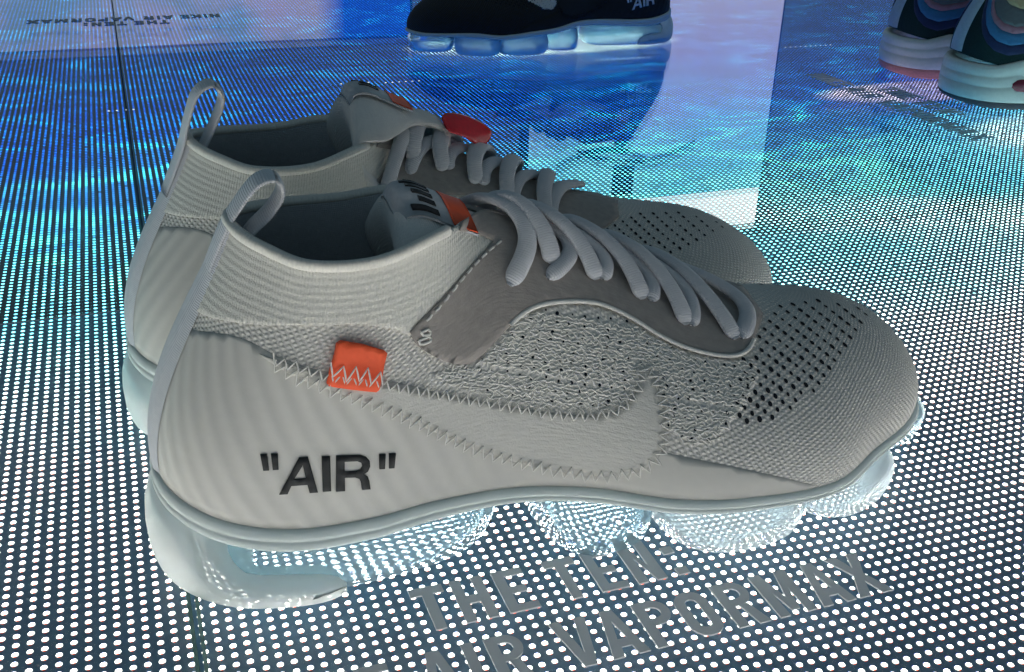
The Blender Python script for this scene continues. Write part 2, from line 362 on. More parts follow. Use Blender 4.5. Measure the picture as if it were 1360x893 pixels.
def full_keys():
    ks = [tuple(k) for k in KEYS_LAT]
    for i in range(len(KEYS_LAT)-2, 0, -1):
        k = KEYS_LAT[i]; T = k[1]
        ks.append((E_MED[i], (T[0], 4-T[1], T[2]), *k[2:]))
    return ks
NK = 28
def controls():
    out = []
    for E, T, au, ao, bh, bz in full_keys():
        E = np.array(E, float); T = np.array(T, float)
        o = E[:2]-T[:2]; o /= np.linalg.norm(o)+1e-6
        A = E+np.array([o[0]*ao, o[1]*ao, au*(T[2]-E[2])])
        if bh is None: B = T+np.array([o[0]*bz, o[1]*bz, -0.3*(T[2]-E[2])])
        else: B = np.array([T[0]+bh*(E[0]-T[0]), T[1]+bh*(E[1]-T[1]), T[2]+bz])
        out.append(np.concatenate([E, A, B, T]))
    return np.array(out)
CTRL = controls()
NU, NV = 560, 72
_ctab = np.array([cm_at(CTRL, NK*k/2240.0, True) for k in range(2240)])
def surf(u, v):
    """(n,) u in 0..1 periodic, v in 0..1 -> (n,3)"""
    u = np.atleast_1d(np.asarray(u, float)) % 1.0; v = np.atleast_1d(np.asarray(v, float))
    t = u*2240; i = np.floor(t).astype(int) % 2240; f = (t-np.floor(t))[:, None]
    c = _ctab[i]*(1-f)+_ctab[(i+1) % 2240]*f
    E, A, B, T = c[:, 0:3], c[:, 3:6], c[:, 6:9], c[:, 9:12]; v = v[:, None]; w = 1-v
    return w**3*E+3*w*w*v*A+3*w*v*v*B+v**3*T
def surfn(u, v):
    e = 1e-3; u = np.atleast_1d(u); v = np.atleast_1d(v)
    va, vb = np.clip(v-e, 0, 1), np.clip(v+e, 0, 1)
    n = np.cross(surf(u+e, v)-surf(u-e, v), surf(u, vb)-surf(u, va))
    ln = np.linalg.norm(n, axis=1)[:, None]
    return n/(ln+1e-9)
_n0 = surfn(np.array([10/NK]), np.array([.5]))[0]
NSGN = 1.0 if _n0[1] < 0 else -1.0
def soff(u, v, d):
    d = np.atleast_1d(d)
    return surf(u, v)+surfn(u, v)*(NSGN*d)[:, None]
gu = np.repeat(np.arange(NU)/NU, NV); gv = np.tile(np.linspace(0, 1, NV), NU)
G = surf(gu, gv); GF = grid_faces(NU, NV, True, False)
# millimetre texture coordinates
_mid = surf(np.arange(2241)/2240, np.full(2241, .45)); _ulen = np.concatenate([[0], np.cumsum(np.linalg.norm(np.diff(_mid, axis=0), axis=1))])
def uvmm(u, v):
    u = np.atleast_1d(u); return np.stack([np.interp(u % 1.0, np.arange(2241)/2240, _ulen), np.atleast_1d(v)*92.0], 1)
BVH = BVHTree.FromPolygons([Vector(p) for p in G], GF)
def bary_uv(loc, fi):
    i, j = fi//(NV-1), fi % (NV-1); a = G[i*NV+j]; du = G[((i+1) % NU)*NV+j]-a; dv = G[i*NV+j+1]-a
    M = np.stack([du, dv], 1); st, *_ = np.linalg.lstsq(M, np.array(loc)-a, rcond=None)
    return ((i+st[0])/NU % 1.0, min(1.0, max(0.0, (j+st[1])/(NV-1))))
FRONT = np.array([0.0, 283.0, 0.0]); BACK = (-4.0, 370.0, 0.0); BACKROT = math.radians(3)
def hit(px, py, base=None):
    """a point of the photograph carried onto the near shoe's side"""
    o = CAM-(FRONT if base is None else base); d = pray(px, py)
    loc, nrm, fi, dist = BVH.ray_cast(Vector(o), Vector(d))
    if loc is None:
        t = (G-o)@d; q = np.linalg.norm(G-o-t[:, None]*d, axis=1); k = int(np.argmin(q)); return gu[k], gv[k]
    return bary_uv(loc, fi)
def hits(pts, base=None): return np.array([hit(x, y, base) for x, y in pts])
def dense(pts, n, closed=False): return catmull(np.array(pts, float), n, closed)
US, VS = 640.0, 92.0
def patch(name, polys, off, m, parent, mir=1, step=1.6, rim=0.0, flip=False, label=None, kind=None, smooth=True, fine=None):
    """a sheet lying on the shoe's surface, cut to the outline given in (u,v)"""
    pts, edges, scaled = [], [], []
    su, sv = (US, VS)
    for P in polys:
        Q0 = [(p[0]*su, p[1]*sv) for p in P]; Q = []
        for a, b in zip(Q0, Q0[1:]+Q0[:1]):
            n = max(1, int(math.hypot(b[0]-a[0], b[1]-a[1])/1.4)); Q += [(a[0]+(b[0]-a[0])*k/n, a[1]+(b[1]-a[1])*k/n) for k in range(n)]
        scaled.append(Q); b = len(pts)
        pts += [Vector(q) for q in Q]; edges += [(b+k, b+(k+1) % len(Q)) for k in range(len(Q))]
    A = np.array([q for Q in scaled for q in Q]); lo, hi = A.min(0), A.max(0)
    stx, sty = (step, step) if fine is None else fine
    gx, gy = np.meshgrid(np.arange(lo[0]+stx/2, hi[0], stx), np.arange(lo[1]+sty/2, hi[1], sty)); gx = gx.ravel()+1e-3; gy = gy.ravel()+1e-3
    ins = pip(gx, gy, scaled)
    kk = np.flatnonzero(ins)
    if len(kk):
        dmin = np.full(len(kk), 9e9); lim = .55*min(stx, sty)
        for q in range(0, len(A), 64):
            dd = np.hypot(gx[kk][:, None]-A[None, q:q+64, 0], gy[kk][:, None]-A[None, q:q+64, 1]).min(1); dmin = np.minimum(dmin, dd)
        ins[kk[dmin < max(lim, .5)]] = False
    pts += [Vector((x, y)) for x, y in zip(gx[ins], gy[ins])]
    v, e, f, *_ = delaunay_2d_cdt(pts, edges, [], 0, 1e-4)
    f = [q for q in f if len(q) == 3]
    va = np.array([(p[0], p[1]) for p in v]); fa = np.array(f)
    cen = va[fa].mean(1); f = fa[pip(cen[:, 0], cen[:, 1], scaled)]
    uu, vv = va[:, 0]/su, np.clip(va[:, 1]/sv, 0, 1)
    d = off(uu, vv) if callable(off) else np.full(len(uu), float(off))
    P3 = soff(uu, vv, d); UVs = uvmm(uu, vv); F = [tuple(q) for q in f]
    cnt = set()
    for q in F:
        for a, b in ((q[0], q[1]), (q[1], q[2]), (q[2], q[0])): cnt.add((a, b))
    bd = [(a, b) for a, b in cnt if (b, a) not in cnt]
    n = len(P3); low = soff(uu, vv, np.full(len(uu), rim-0.25))
    used = sorted({a for e_ in bd for a in e_}); idx = {a: n+k for k, a in enumerate(used)}
    P3 = np.vstack([P3, low[used]]) if used else P3; UVs = np.vstack([UVs, UVs[used]]) if used else UVs
    F += [(a, idx[a], idx[b], b) for a, b in bd]
    # keep faces turned outward
    t = F[0]; nn = np.cross(P3[t[1]]-P3[t[0]], P3[t[2]]-P3[t[0]]); want = soff(uu[[t[0]]], vv[[t[0]]], [1.0])[0]-soff(uu[[t[0]]], vv[[t[0]]], [0.0])[0]
    rev = np.dot(nn, want) < 0
    if mir < 0: P3 = P3*np.array([1, -1, 1]); rev = not rev
    if rev: F = [tuple(reversed(q)) for q in F]
    o = obj(name, P3, F, m, parent, uvs=UVs, label=label, kind=kind, smooth=smooth)
    if smooth: o.data.polygons.foreach_set('use_smooth', [True]*len(f)+[False]*(len(F)-len(f)))
    return o
def flipu(P): return [((1-p[0]) % 1.0, p[1]) for p in P]
def along(poly, spacing):
    """resample an (u,v) polyline evenly in millimetres; returns uv, and unit side direction in 3d"""
    poly = np.asarray(poly); P = surf(poly[:, 0], poly[:, 1]); s = np.concatenate([[0], np.cumsum(np.linalg.norm(np.diff(P, axis=0), axis=1))])
    n = max(2, int(s[-1]/spacing)); q = np.linspace(0, s[-1], n)
    return np.stack([np.interp(q, s, poly[:, 0]), np.interp(q, s, poly[:, 1])], 1)
def zigzag(poly, pitch, amp, r, d, mir=1, jitter=0.25):
    """thread going to and fro across a line on the surface"""
    q = along(poly, pitch/2); P = soff(q[:, 0], q[:, 1], np.full(len(q), d)); nn = surfn(q[:, 0], q[:, 1])*NSGN
    T = np.gradient(P, axis=0); T /= np.linalg.norm(T, axis=1)[:, None]; B = np.cross(nn, T)
    sgn = np.where(np.arange(len(q)) % 2 == 0, 1.0, -1.0)*(1+rng.normal(0, jitter*.5, len(q)))
    Z = P+B*(sgn*amp/2)[:, None]+T*rng.normal(0, jitter*pitch*.12, len(q))[:, None]
    path = []
    for i in range(len(Z)-1):
        for k in range(3): path.append(Z[i]*(1-k/3)+Z[i+1]*(k/3)+nn[i]*(0.25*math.sin(math.pi*k/3)))
    path.append(Z[-1])
    v, f, uv = tube(path, r, seg=5, up=np.repeat(nn, 3, axis=0)[:len(path)])
    v = np.array(v)*np.array([1, mir, 1])
    return v, (f if mir > 0 else [tuple(reversed(q)) for q in f]), uv

# --- outlines read off the near shoe, as (u,v) on the surface
def HP(pts, k=0):
    P = hits(pts)
    for _ in range(k): P[1:-1] = (P[:-2]+2*P[1:-1]+P[2:])/4
    return [tuple(p) for p in P]
eye_low = HP(dense([(543,441),(556,461),(588,479),(618,484),(640,471),(664,446),(690,420),(715,407),(750,402),(788,404),(815,413),(842,427),(872,446),(905,462),(940,472),(970,475),(990,468),(1002,448),(1012,420)], 60))
eye_back = HP(dense([(654,322),(628,350),(600,380),(570,412),(550,432)], 14))
u_front = eye_low[-1][0]; u_back = 8.55/NK
ridge_f = [(u_front-.001, .90), (u_front-.004, .999)]
eyestay = eye_low+ridge_f+[(u_front+(u_back-u_front)*k/24, 1.0) for k in range(1, 25)]+[(u_back+.003, .97)]+eye_back
# the film that wraps heel and lower side; its upper edge
film_top = HP(dense([(236,434),(275,440),(318,446),(348,462),(400,485),(470,500),(520,506),(560,515),(600,530),(650,545),(700,556),(760,562),(820,560)], 40), 4)
low_edge = HP(dense([(820,560),(868,590),(880,600),(930,611),(985,622),(1035,633),(1075,643)], 40), 8)
swoosh_top = dense([(345,470),(395,487),(450,503),(505,510),(560,520),(620,530),(680,541),(740,550),(790,552),(820,545),(838,530),(849,508),(851,490)], 70)
swoosh_bot = dense([(345,472),(392,500),(450,522),(520,548),(580,575),(640,600),(700,617),(760,629),(800,632),(840,628),(868,615),(880,592),(884,560),(880,535),(872,510),(863,494),(855,489)], 80)
sw_t, sw_b = HP(swoosh_top), HP(swoosh_bot)
side_shape = sw_t[:-1]+sw_b[::-1][:-1]
MESH_UV = HP([(622,482),(644,469),(668,445),(694,419),(718,407),(752,402),(787,404),(812,413),(840,428),(870,447),(903,463),(940,473),(975,477),(1000,474),(1008,500),(990,540),(955,578),(920,590),(892,575),(880,560),(840,560),(760,560),(700,552),(650,543),(600,528),(560,512),(575,495)])
def quad_letters(flip=False):
    """ "AIR" in heavy capitals between quotation marks, as outlines in the photograph's plane"""
    g = {}
    def q(pts): return [(x, y) for x, y in pts]
    gl = [[q([(346,603),(355,602.5),(357.5,624),(350,624.5)])], [q([(360,602.5),(369,602),(370,623),(362.5,623.5)])],
      [q([(371,656),(397,607.5),(409,606.5),(422,653),(411,653.8),(408,643),(387,644.5),(382,655.3)]), q([(402,617),(406,635),(390.5,636)])],
      [q([(427,606),(438,605.4),(439.5,651.3),(428.5,652.2)])],
      [q([(446,652),(446,605)]+[(479,604),(486,606.5),(490.5,611.5),(491,619),(488,625.5),(482,629),(488,632.5),(490,638),(491.5,648.8),(480.5,649.6),(479,640),(476.5,635),(471,633.2),(457.5,633.6),(457.8,651.2)]), q([(457.3,612.5),(474,611.8),(479.5,614),(480.5,619),(478,623.5),(472,625.4),(457.4,626)])],
      [q([(503,603),(511.5,602.5),(510.5,622),(503.5,622.5)])], [q([(516,602),(525,601.5),(523,621),(516.2,621.5)])]]
    res = []
    for polys in gl:
        r = []
        for P in polys:
            D = []
            for a, b in zip(P, P[1:]+P[:1]):
                n = max(1, int(math.hypot(b[0]-a[0], b[1]-a[1])/7))
                D += [(a[0]+(b[0]-a[0])*k/n, a[1]+(b[1]-a[1])*k/n) for k in range(n)]
            if flip: D = [(871-x, y+(x-435)*0.05) for x, y in D]
            r.append(HP(D))
        res.append(r)
    return res
AIR_UV = quad_letters(); AIR_UV_FLIP = quad_letters(True)
# collar rib band: from just under the edge down
NRIB = 300
def rib_off(u, v): return 0.55+0.065*np.cos((1-v)*2*math.pi*36.0)*np.clip((v-.56)*12, 0, 1)
rib_low = HP(dense([(545,446),(530,440),(505,434),(470,430),(430,432),(390,432),(350,432),(310,428),(275,420),(250,405)], 40))
rib_poly = eye_back[::-1]
ub = eye_back[0][0]
rib_lat = [(u_back+.003, .995)]+eye_back+rib_low+[(.4985, rib_low[-1][1]), (.4985, .995)]
# toe holes and midfoot pinholes
def lattice(o, a, b, ni, nj, poly, f0=(0, 0)):
    pts = []
    for j in range(nj):
        for i in range(-ni, ni):
            x, y = o[0]+a[0]*i+b[0]*j, o[1]+a[1]*i+b[1]*j
            pts.append((x, y))
    P = np.array(pts); return P[pip(P[:, 0], P[:, 1], [poly])]
def crop3(p): return [(780+x/2.2326, 260+y/2.2326) for x, y in p]
toe_poly = crop3([(525,345),(600,318),(690,302),(760,315),(838,340),(840,362),(800,412),(745,480),(680,570),(610,630),(560,668),(470,684),(440,660),(448,560),(450,488),(500,455)])
toe_px = lattice(crop3([(825,353)])[0], (-15.6/2.2326, 22.6/2.2326), (-37.5/2.2326, 5.5/2.2326), 22, 14, toe_poly)
TOE_UV = hits(toe_px)
mid_poly = [(622,486),(644,473),(668,449),(694,423),(718,411),(752,406),(787,408),(812,417),(840,432),(870,451),(903,467),(940,477),(975,481),(1000,478),(1006,500),(985,545),(950,585),(915,592),(890,570),(868,510),(850,485),(838,460),(848,500),(838,526),(815,544),(760,545),(700,538),(650,528),(600,512),(575,500),(590,488)]
mid_px = lattice((640,478), (17.5, 2.5), (-3.5, 12.5), 40, 14, mid_poly); mid_px = np.vstack([mid_px, lattice((655,403), (17.5, 2.5), (-3.5, 12.5), 40, 6, mid_poly)])
mid_px = mid_px+rng.normal(0, 1.6, mid_px.shape)
MID_UV = hits(mid_px)
tuft_px = lattice((560,478), (5.2, .9), (-1.7, 4.6), 110, 40, mid_poly); tuft_px = np.vstack([tuft_px, lattice((632,401), (5.2, .9), (-1.7, 4.6), 110, 17, mid_poly)])
tuft_px = tuft_px+rng.normal(0, 1.0, tuft_px.shape); TUFT = hits(tuft_px)
def holes(uvs, r0, r1, parent, m, mir, name, d=0.25, seg=7, stretch=1.2):  # dark discs on the surface, painting the shade inside each hole
    b = MB()
    P = soff(uvs[:, 0], uvs[:, 1], np.full(len(uvs), d)); nn = surfn(uvs[:, 0], uvs[:, 1])*NSGN
    tx = surf(uvs[:, 0]+1e-3, uvs[:, 1])-surf(uvs[:, 0]-1e-3, uvs[:, 1]); tx /= np.linalg.norm(tx, axis=1)[:, None]+1e-9
    for k in range(len(P)):
        ty = np.cross(nn[k], tx[k]); r = r0+(r1-r0)*rng.random()
        ring = [P[k]+tx[k]*math.cos(a)*r+ty*math.sin(a)*r*stretch for a in np.arange(seg)*2*math.pi/seg+.3]
        v = [np.array(q)*np.array([1, mir, 1]) for q in ring]
        b.add(v, [tuple(range(seg)) if mir > 0 else tuple(range(seg-1, -1, -1))], [(0, 0)]*seg)
    return b.build(name, m, parent, kind='stuff')

# laces: traced strips, each (list of photo points, height above the surface at each)
LACES = [  # eyelet in the photograph, where it crosses the instep, bow towards the toe in mm, height on top, half width
 ((675,381), 652, 7, 5.0, 3.1), ((731,353), 668, 2, 6.8, 3.4), ((725,372), 716, 7, 3.2, 2.7), ((790,375), 706, 2, 6.6, 3.4), ((797,374), 742, 5, 3.4, 2.7),
 ((851,401), 762, 2, 6.4, 3.4), ((862,403), 800, 5, 3.4, 2.7), ((909,435), 815, 2, 6.2, 3.4), ((916,436), 850, 5, 3.4, 2.7), ((975,454), 872, 1, 5.8, 3.4), ((981,452), 905, 7, 4.0, 3.1)]
def ridge_u(px):
    us = np.linspace(1.0, 8.3, 400)/NK; T = surf(us, np.ones(400))+FRONT+np.array([0, 0, 6.0])
    q = (T-CAM)@CR; sx = 680+FPX*q[:, 0]/-q[:, 2]; return us[int(np.argmin(np.abs(sx-px)))]
def lace_path(eye, top, bow, hz, n=52):
    """from the near eyelet over the instep to an eyelet on the other side"""
    u, v = hit(*eye); ur = ridge_u(top); m = n//2; t = np.linspace(0, 1, m)
    h = 1.3+(hz-1.3)*np.sin(t*math.pi/2)**.8
    vv = v+(1-v)*t**1.0; uu = u+(ur-u)*t-np.sin(math.pi*t)*bow/560
    A = soff(uu, np.minimum(vv, .985), h)
    u2 = u+.022; uu2 = 1-(ur+(u2-ur)*t+np.sin(math.pi*t)*.004); vv2 = 1+(v-1)*t
    B = soff(uu2, np.minimum(vv2, .985), h[::-1])
    Q = catmull(np.vstack([A[:-2], B[2:]]), n)
    for _ in range(5): Q[1:-1] = (Q[:-2]+2*Q[1:-1]+Q[2:])/4
    return Q
def lace_up(path, rid=np.array([0, 0, 1.0])):
    ups = []
    for p in path:
        loc, nrm, fi, dist = BVH.find_nearest(Vector(p)); d = np.array(p)-np.array(loc); ups.append(d/(np.linalg.norm(d)+1e-6))
    U = np.array(ups)
    for _ in range(6): U[1:-1] = (U[:-2]+U[1:-1]+U[2:])/3; U += rid*0.03
    return U/np.linalg.norm(U, axis=1)[:, None]

def rounded_loft(rings, closed=True):
    """list of rings of equal count -> closed skin with end caps"""
    n = len(rings[0]); v = [p for r in rings for p in r]; f = grid_faces(len(rings), n, False, True)
    f += [tuple(range(n-1, -1, -1)), tuple((len(rings)-1)*n+k for k in range(n))]
    return v, f
def pod(cx, cy, rx, ry, ztop, rot=0.0, bulge=2.5, n=44, power=2.6, foot=0.86, mir=1):
    """a moulded air cushion: rounded foot, swelling side, drawn in under the plate"""
    prof = [(0.02, 0.0, 0), (.55, 0.0, 0), (.84, 0.0, 0), (.93, .5, 0), (.965, 1.4, 0), (1.0, 4.2, 0), (1.03, 7.5, 0), (1.04, 10.5, 0), (1.0, ztop*.78, 0), (.93, ztop*.92, 0), (.86, ztop, 0), (.5, ztop+.6, 0), (.02, ztop+.6, 0)]
    c, s = math.cos(rot), math.sin(rot); rings = []
    for k, z, _ in prof:
        R = []
        for a in np.arange(n)*2*math.pi/n:
            ca, sa = math.cos(a), math.sin(a); q = (abs(ca)**power+abs(sa)**power)**(-1/power)
            x, y = rx*q*ca*k, ry*q*sa*k
            R.append((cx+x*c-y*s, (cy+x*s+y*c)*mir, z))
        rings.append(R if mir > 0 else R[::-1])
    return rounded_loft(rings)
def heel_unit(mir, umax=3.6, n=64):
    """the big cushion that wraps the heel: swept section following the sole edge"""
    us = np.linspace(10.35, 17.65, n)/NK; E = surf(us, np.zeros(n)); rings = []
    cen = np.array([38, 0, 0])
    for k in range(n):
        t = abs(k/(n-1)*2-1); o = E[k]-cen; o[2] = 0; o /= np.linalg.norm(o)
        w = min(1, max(0, (t-.34)/.30)); w = w*w*(3-2*w); end = max(0.0, (t-.8)/.2)
        full = E[k][2]-5.6; top = full*(1-w)+(10.5-2.5*end)*w; inn = -19*(1-w)-6.5*w; squeeze = 1-0.25*end**3; b = 1-.35*end**2
        sec = [(inn,1.5),(inn+2,.2),(inn*.5,0),(-1,0),(2.2,.5),(3.8*b,2),(4.6*b,5),(4.8*b,top*.45),(4.3*b,top*.65),(3.0*b,top*.82),(1.2,top*.94),(-1.5,top),(inn*.5,top+.2),(inn+2,top-.6),(inn,top-3)]
        R = []
        for a, z in sec:
            e2 = max(0.0, (t-.90)/.10); s2 = math.sqrt(max(.03, 1-e2*e2)); mid = (inn+4.8)/2
            z = min(z, top+.2)*(.35+.65*s2); r = (a-mid)*s2*squeeze+mid-2*(1-squeeze)*10*.2
            p = E[k]*np.array([1, 1, 0])+o*(r+.6)
            R.append((p[0], p[1]*mir, z))
        rings.append(R if mir > 0 else R[::-1])
    return rounded_loft(rings)

def skin_strip(us, v0, v1):  return None

def build_knit_sneaker(name, label, cat, loc, rotz, mir, M, group=None, detail=True, holesx=True, tdx=3, tdz=-8, loop=None, lab_rng=(-.68, 1)):
    root = thing(name, label, cat, loc, rotz, group)
    mv = np.array([1, mir, 1])
    fl = (lambda F: F) if mir > 0 else (lambda F: [tuple(reversed(q)) for q in F])
    side = NSGN*mir
    # knitted upper, welded along the instep
    import bmesh
    up = obj('upper', G*mv, GF, M['knit'], root, uvs=uvmm(gu, gv))
    bm = bmesh.new(); bm.from_mesh(up.data); bmesh.ops.remove_doubles(bm, verts=bm.verts, dist=0.35*S); bmesh.ops.recalc_face_normals(bm, faces=bm.faces); bm.to_mesh(up.data); bm.free()
    # rolled collar edge
    ur = np.linspace(8.85, NK-8.85, 130)/NK; T = surf(ur, np.full(130, 1.0)); T = T+np.array([0, 0, .3])
    cen = np.array([50, 2, 0]); upv = T-cen; upv[:, 2] = 0
    v, f, uv = tube(T, 1.7, 1.7, seg=8, up=upv); obj('collar_edge', np.array(v)*mv, fl(f), M['rib'], root, uvs=uv)
    # lining, drawn inward, and the footbed
    ul = np.linspace(7.2, NK-7.2, 140)/NK; vl = np.linspace(.30, 1.0, 22)
    V = []
    for u in ul: V += list(surf(np.full(22, u), vl)-NSGN*surfn(np.full(22, u), np.minimum(vl, .985))*2.2)
    V = np.array(V); obj('lining', V*mv, grid_faces(140, 22), M['lining'], root, uvs=[(k//22*2.0, k % 22*3.0) for k in range(len(V))])
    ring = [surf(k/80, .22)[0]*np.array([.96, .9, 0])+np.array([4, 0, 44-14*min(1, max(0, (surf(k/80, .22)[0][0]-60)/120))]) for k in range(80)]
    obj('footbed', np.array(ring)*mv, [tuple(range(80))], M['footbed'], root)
    # film over heel and lower side
    both = (lambda P: [P, flipu(P)])
    ftop = [p for p in film_top]
    e0, e1 = ftop[0], ftop[-1]
    fl_poly = [(.5005, e0[1])]+ftop[:]+low_edge[1:]
    ulast = fl_poly[-1][0]
    fl_poly += [(ulast-.004, .03)]+[(ulast+(.5005-ulast)*k/90, .012) for k in range(0, 91)]
    patch('heel_film', [fl_poly], 0.12, M['film'], root, mir, 2.4, label='smooth film wrapped round the heel and lower outer side')
    patch('heel_film', [flipu(fl_poly)], 0.12, M['film'], root, mir, 2.4, label='smooth film wrapped round the heel and lower inner side')
    # ribbed collar
    for P in both(rib_lat): patch('collar_rib', [P], rib_off, M['rib'], root, mir, 1.5, fine=(3.0, .42))
    # eyestay
    for P in both(eyestay): patch('eyestay', [P], 1.0, M['suede'], root, mir, 2.2)
    # appliqued shape along the outer side
    if holesx: patch('side_mesh', [MESH_UV], .07, M['mesh'], root, mir, 2.0)
    if detail:
        patch('side_overlay', [side_shape], 0.55, M['overlay'], root, mir, 2.0)
        mb = MB()
        for P, amp in ((sw_t[2:], 2.8), (sw_b[2:], 3.6)):
            mb.add(*zigzag(P, 3.1, amp, .27, .85, mir))
        mb.build('zigzag_stitch', M['thread'], root)
        # stitches along the back of the eyestay
        mb = MB()
        q = along([(a, b) for a, b in eye_back], 3.3)
        q2 = [(p[0]-.004, p[1]-.008) for p in q]
        for k in range(len(q2)-1):
            a, b = np.array(q2[k]), np.array(q2[k+1]); b = a+(b-a)*.62
            pth = soff(np.array([a[0], (a[0]+b[0])/2, b[0]]), np.array([a[1], (a[1]+b[1])/2, b[1]]), np.array([1.0, 1.45, 1.0]))
            for fm in (False, True):
                pp = pth.copy()
                if fm:
                    pp = soff(1-np.array([a[0], (a[0]+b[0])/2, b[0]]), np.array([a[1], (a[1]+b[1])/2, b[1]]), np.array([1.0, 1.45, 1.0]))
                v, f, uv = tube(pp, .38, seg=6); mb.add(np.array(v)*mv, fl(f), uv)
        mb.build('eyestay_stitch', M['thread'], root)
        mb = MB()                                   # corner bar tack and piping along the lower eyestay edge
        q = along(eye_low[18:56], 1.2); pp = soff(q[:, 0], q[:, 1], np.full(len(q), .95)); v, f, uv = tube(pp, .75, .55, seg=6, up=surfn(q[:, 0], q[:, 1])*NSGN); mb.add(np.array(v)*mv, fl(f), uv)
        for P in ([(553,452),(569,446),(570,453),(556,458)], [(556,441),(566,437),(571,443),(560,446)]):
            q = along(HP(P+[P[0]]), 1.0); pp = soff(q[:, 0], q[:, 1], np.full(len(q), 1.2)); v, f, uv = tube(pp, .42, seg=5); mb.add(np.array(v)*mv, fl(f), uv)
        mb.build('eyestay_piping', M['thread'], root)
    # heel strap and pull loop
    w = .0185
    vs = np.linspace(.02, .985, 40); V, UVx = [], []
    for k, vv in enumerate(vs):
        for s in np.linspace(-1, 1, 7):
            ww = w*(1.0+.25*vv)
            V.append(soff(.5+s*ww, vv, [1.25 if abs(s) < .9 else .3])[0]); UVx.append((s*7, vv*92))
    obj('heel_strap', np.array(V)*mv, fl(grid_faces(40, 7)), M['web'], root, uvs=UVx)
    lp = catmull([(x, 2, z) for x, z in (loop or [(13,86),(20,101),(25,108.5),(30.5,114.6),(35.5,115.6),(37,111.5),(33.5,106),(28,101),(24.5,96)])], 46)
    v, f, uv = tube(lp, 6.0, .95, seg=10, up=np.array([(-1, 0, .6)]*46)*1.0)
    obj('pull_loop', np.array(v)*mv, fl(f), M['web'], root, uvs=[(a*1.0, b) for a, b in uv])
    # tongue with folded label
    tg = catmull([(112,2,95)]+[(x+tdx, 2, z+tdz) for x, z in [(98,103),(88,107),(79,111),(71,114.5),(66.5,114.5),(64.5,110),(66,103),(71,93),(79,82)]], 44)
    V = []
    for k, p in enumerate(tg):
        t = k/43; g = min(1, max(0, (t-.2)/.28)); g = g*g*(3-2*g); wd = 5+12.5*g+4*t; sag = 4+11*g
        for s in np.linspace(-1, 1, 15):
            V.append((p[0]+3*s*s*(1 if t < .5 else -.6), p[1]+wd*s, p[2]-sag*s*s*(1-.3*t)))
    obj('tongue', np.array(V)*mv, fl(grid_faces(44, 15)), M['tongue'], root, uvs=[(k % 15*3.0, k//15*2.0) for k in range(len(V))])
    sm = [o for o in C.objects if o.parent == root and o.name.startswith('tongue')][-1].modifiers.new('thickness', 'SOLIDIFY'); sm.thickness = 2.4*S; sm.offset = 0
    lab = catmull([(x+tdx, 2, z+tdz) for x, z in [(87,108.8),(82,111),(76,114),(71,116.3),(66,116.3),(63.5,112.5)]], 26)
    def strip(i0, i1, s0, s1, dz, m, nm, par):
        V = []
        for k in range(i0, i1):
            p = lab[k]
            for s in np.linspace(s0, s1, 7): V.append((p[0]+3*s*s, p[1]+17.5*s, p[2]+dz-15*s*s*.88))
        n = i1-i0; b = MB(); F = grid_faces(n, 7); nn = len(V); V2 = [(x, y, z-.8) for x, y, z in V]
        rim = [k*7 for k in range(n)]+[(n-1)*7+k for k in range(1, 7)]+[(n-1-k)*7+6 for k in range(1, n)]+[6-k for k in range(1, 6)]
        F2 = [tuple(reversed([i+nn for i in q])) for q in F]+[(rim[k], rim[(k+1) % len(rim)], rim[(k+1) % len(rim)]+nn, rim[k]+nn) for k in range(len(rim))]
        return obj(nm, np.array(V+V2)*mv, fl(F+F2), m, par)
    la, lb_ = lab_rng; tl = strip(0, 26, la, lb_, 2.1, M['label'], 'tongue_label', root)
    strip(0, 8, la+.02, lb_-.02, 2.4, M['orange'], 'orange_print', tl)
    for k in range(int((lb_-la-.1)/.15)):
        a = la+.07+k*.15; strip(10, 19-(k*3) % 4, a, a+.075, 2.4, M['black'], 'black_print', tl)
    # laces, the traced side and its mirror image on the other
    for k, (eye, top, bow, hz, r) in enumerate(LACES):
        path = lace_path(eye, top, bow, hz); ups = lace_up(path); n = len(path)
        tp = [math.sqrt(max(.08, 1-max(0, 1-i/3.0)**2))*math.sqrt(max(.08, 1-max(0, 1-(n-1-i)/3.0)**2)) for i in range(n)]
        v, f, uv = tube(path, r*.97, 1.6, seg=14, up=ups, taper=tp)
        obj('lace', np.array(v)*mv, fl(f), M['lace'], root, uvs=uv)
    # perforations: flat dark discs standing in for the shade inside
    if holesx:
        for nm, U_, a, b in (('toe_perforation_shade', TOE_UV, .62, .95), ('knit_pinhole_shade', MID_UV, .28, .62)):
            holes(U_, a, b, root, M['hole'], mir, nm)
        U_ = TOE_UV.copy(); U_[:, 0] = 1-U_[:, 0]; sel = U_[:, 0] > 0
        holes(U_[(U_[:, 1] < .93)], .5, .8, root, M['hole'], mir, 'toe_perforation_shade')
        mb = MB(); P = soff(TUFT[:, 0], TUFT[:, 1], np.full(len(TUFT), .15)); nn = surfn(TUFT[:, 0], TUFT[:, 1])*NSGN
        tx = surf(TUFT[:, 0]-1e-3, TUFT[:, 1])-surf(TUFT[:, 0]+1e-3, TUFT[:, 1]); tx /= np.linalg.norm(tx, axis=1)[:, None]+1e-9
        for k in range(len(P)):
            ty = np.cross(nn[k], tx[k]); a = .5+rng.normal(0, .28); d = tx[k]*math.cos(a)+ty*math.sin(a)*(1 if k % 2 else -1); l = .75+rng.random()*.6; h = .08+rng.random()*.16
            pth = np.array([P[k]-d*l-nn[k]*.2, P[k]-d*l*.4+nn[k]*h, P[k]+d*l*.4+nn[k]*h, P[k]+d*l-nn[k]*.2])
            v, f, uv = tube(pth, .20+rng.random()*.12, seg=5, up=nn[k], cap=False); mb.add(np.array(v)*mv, fl(f), uv)
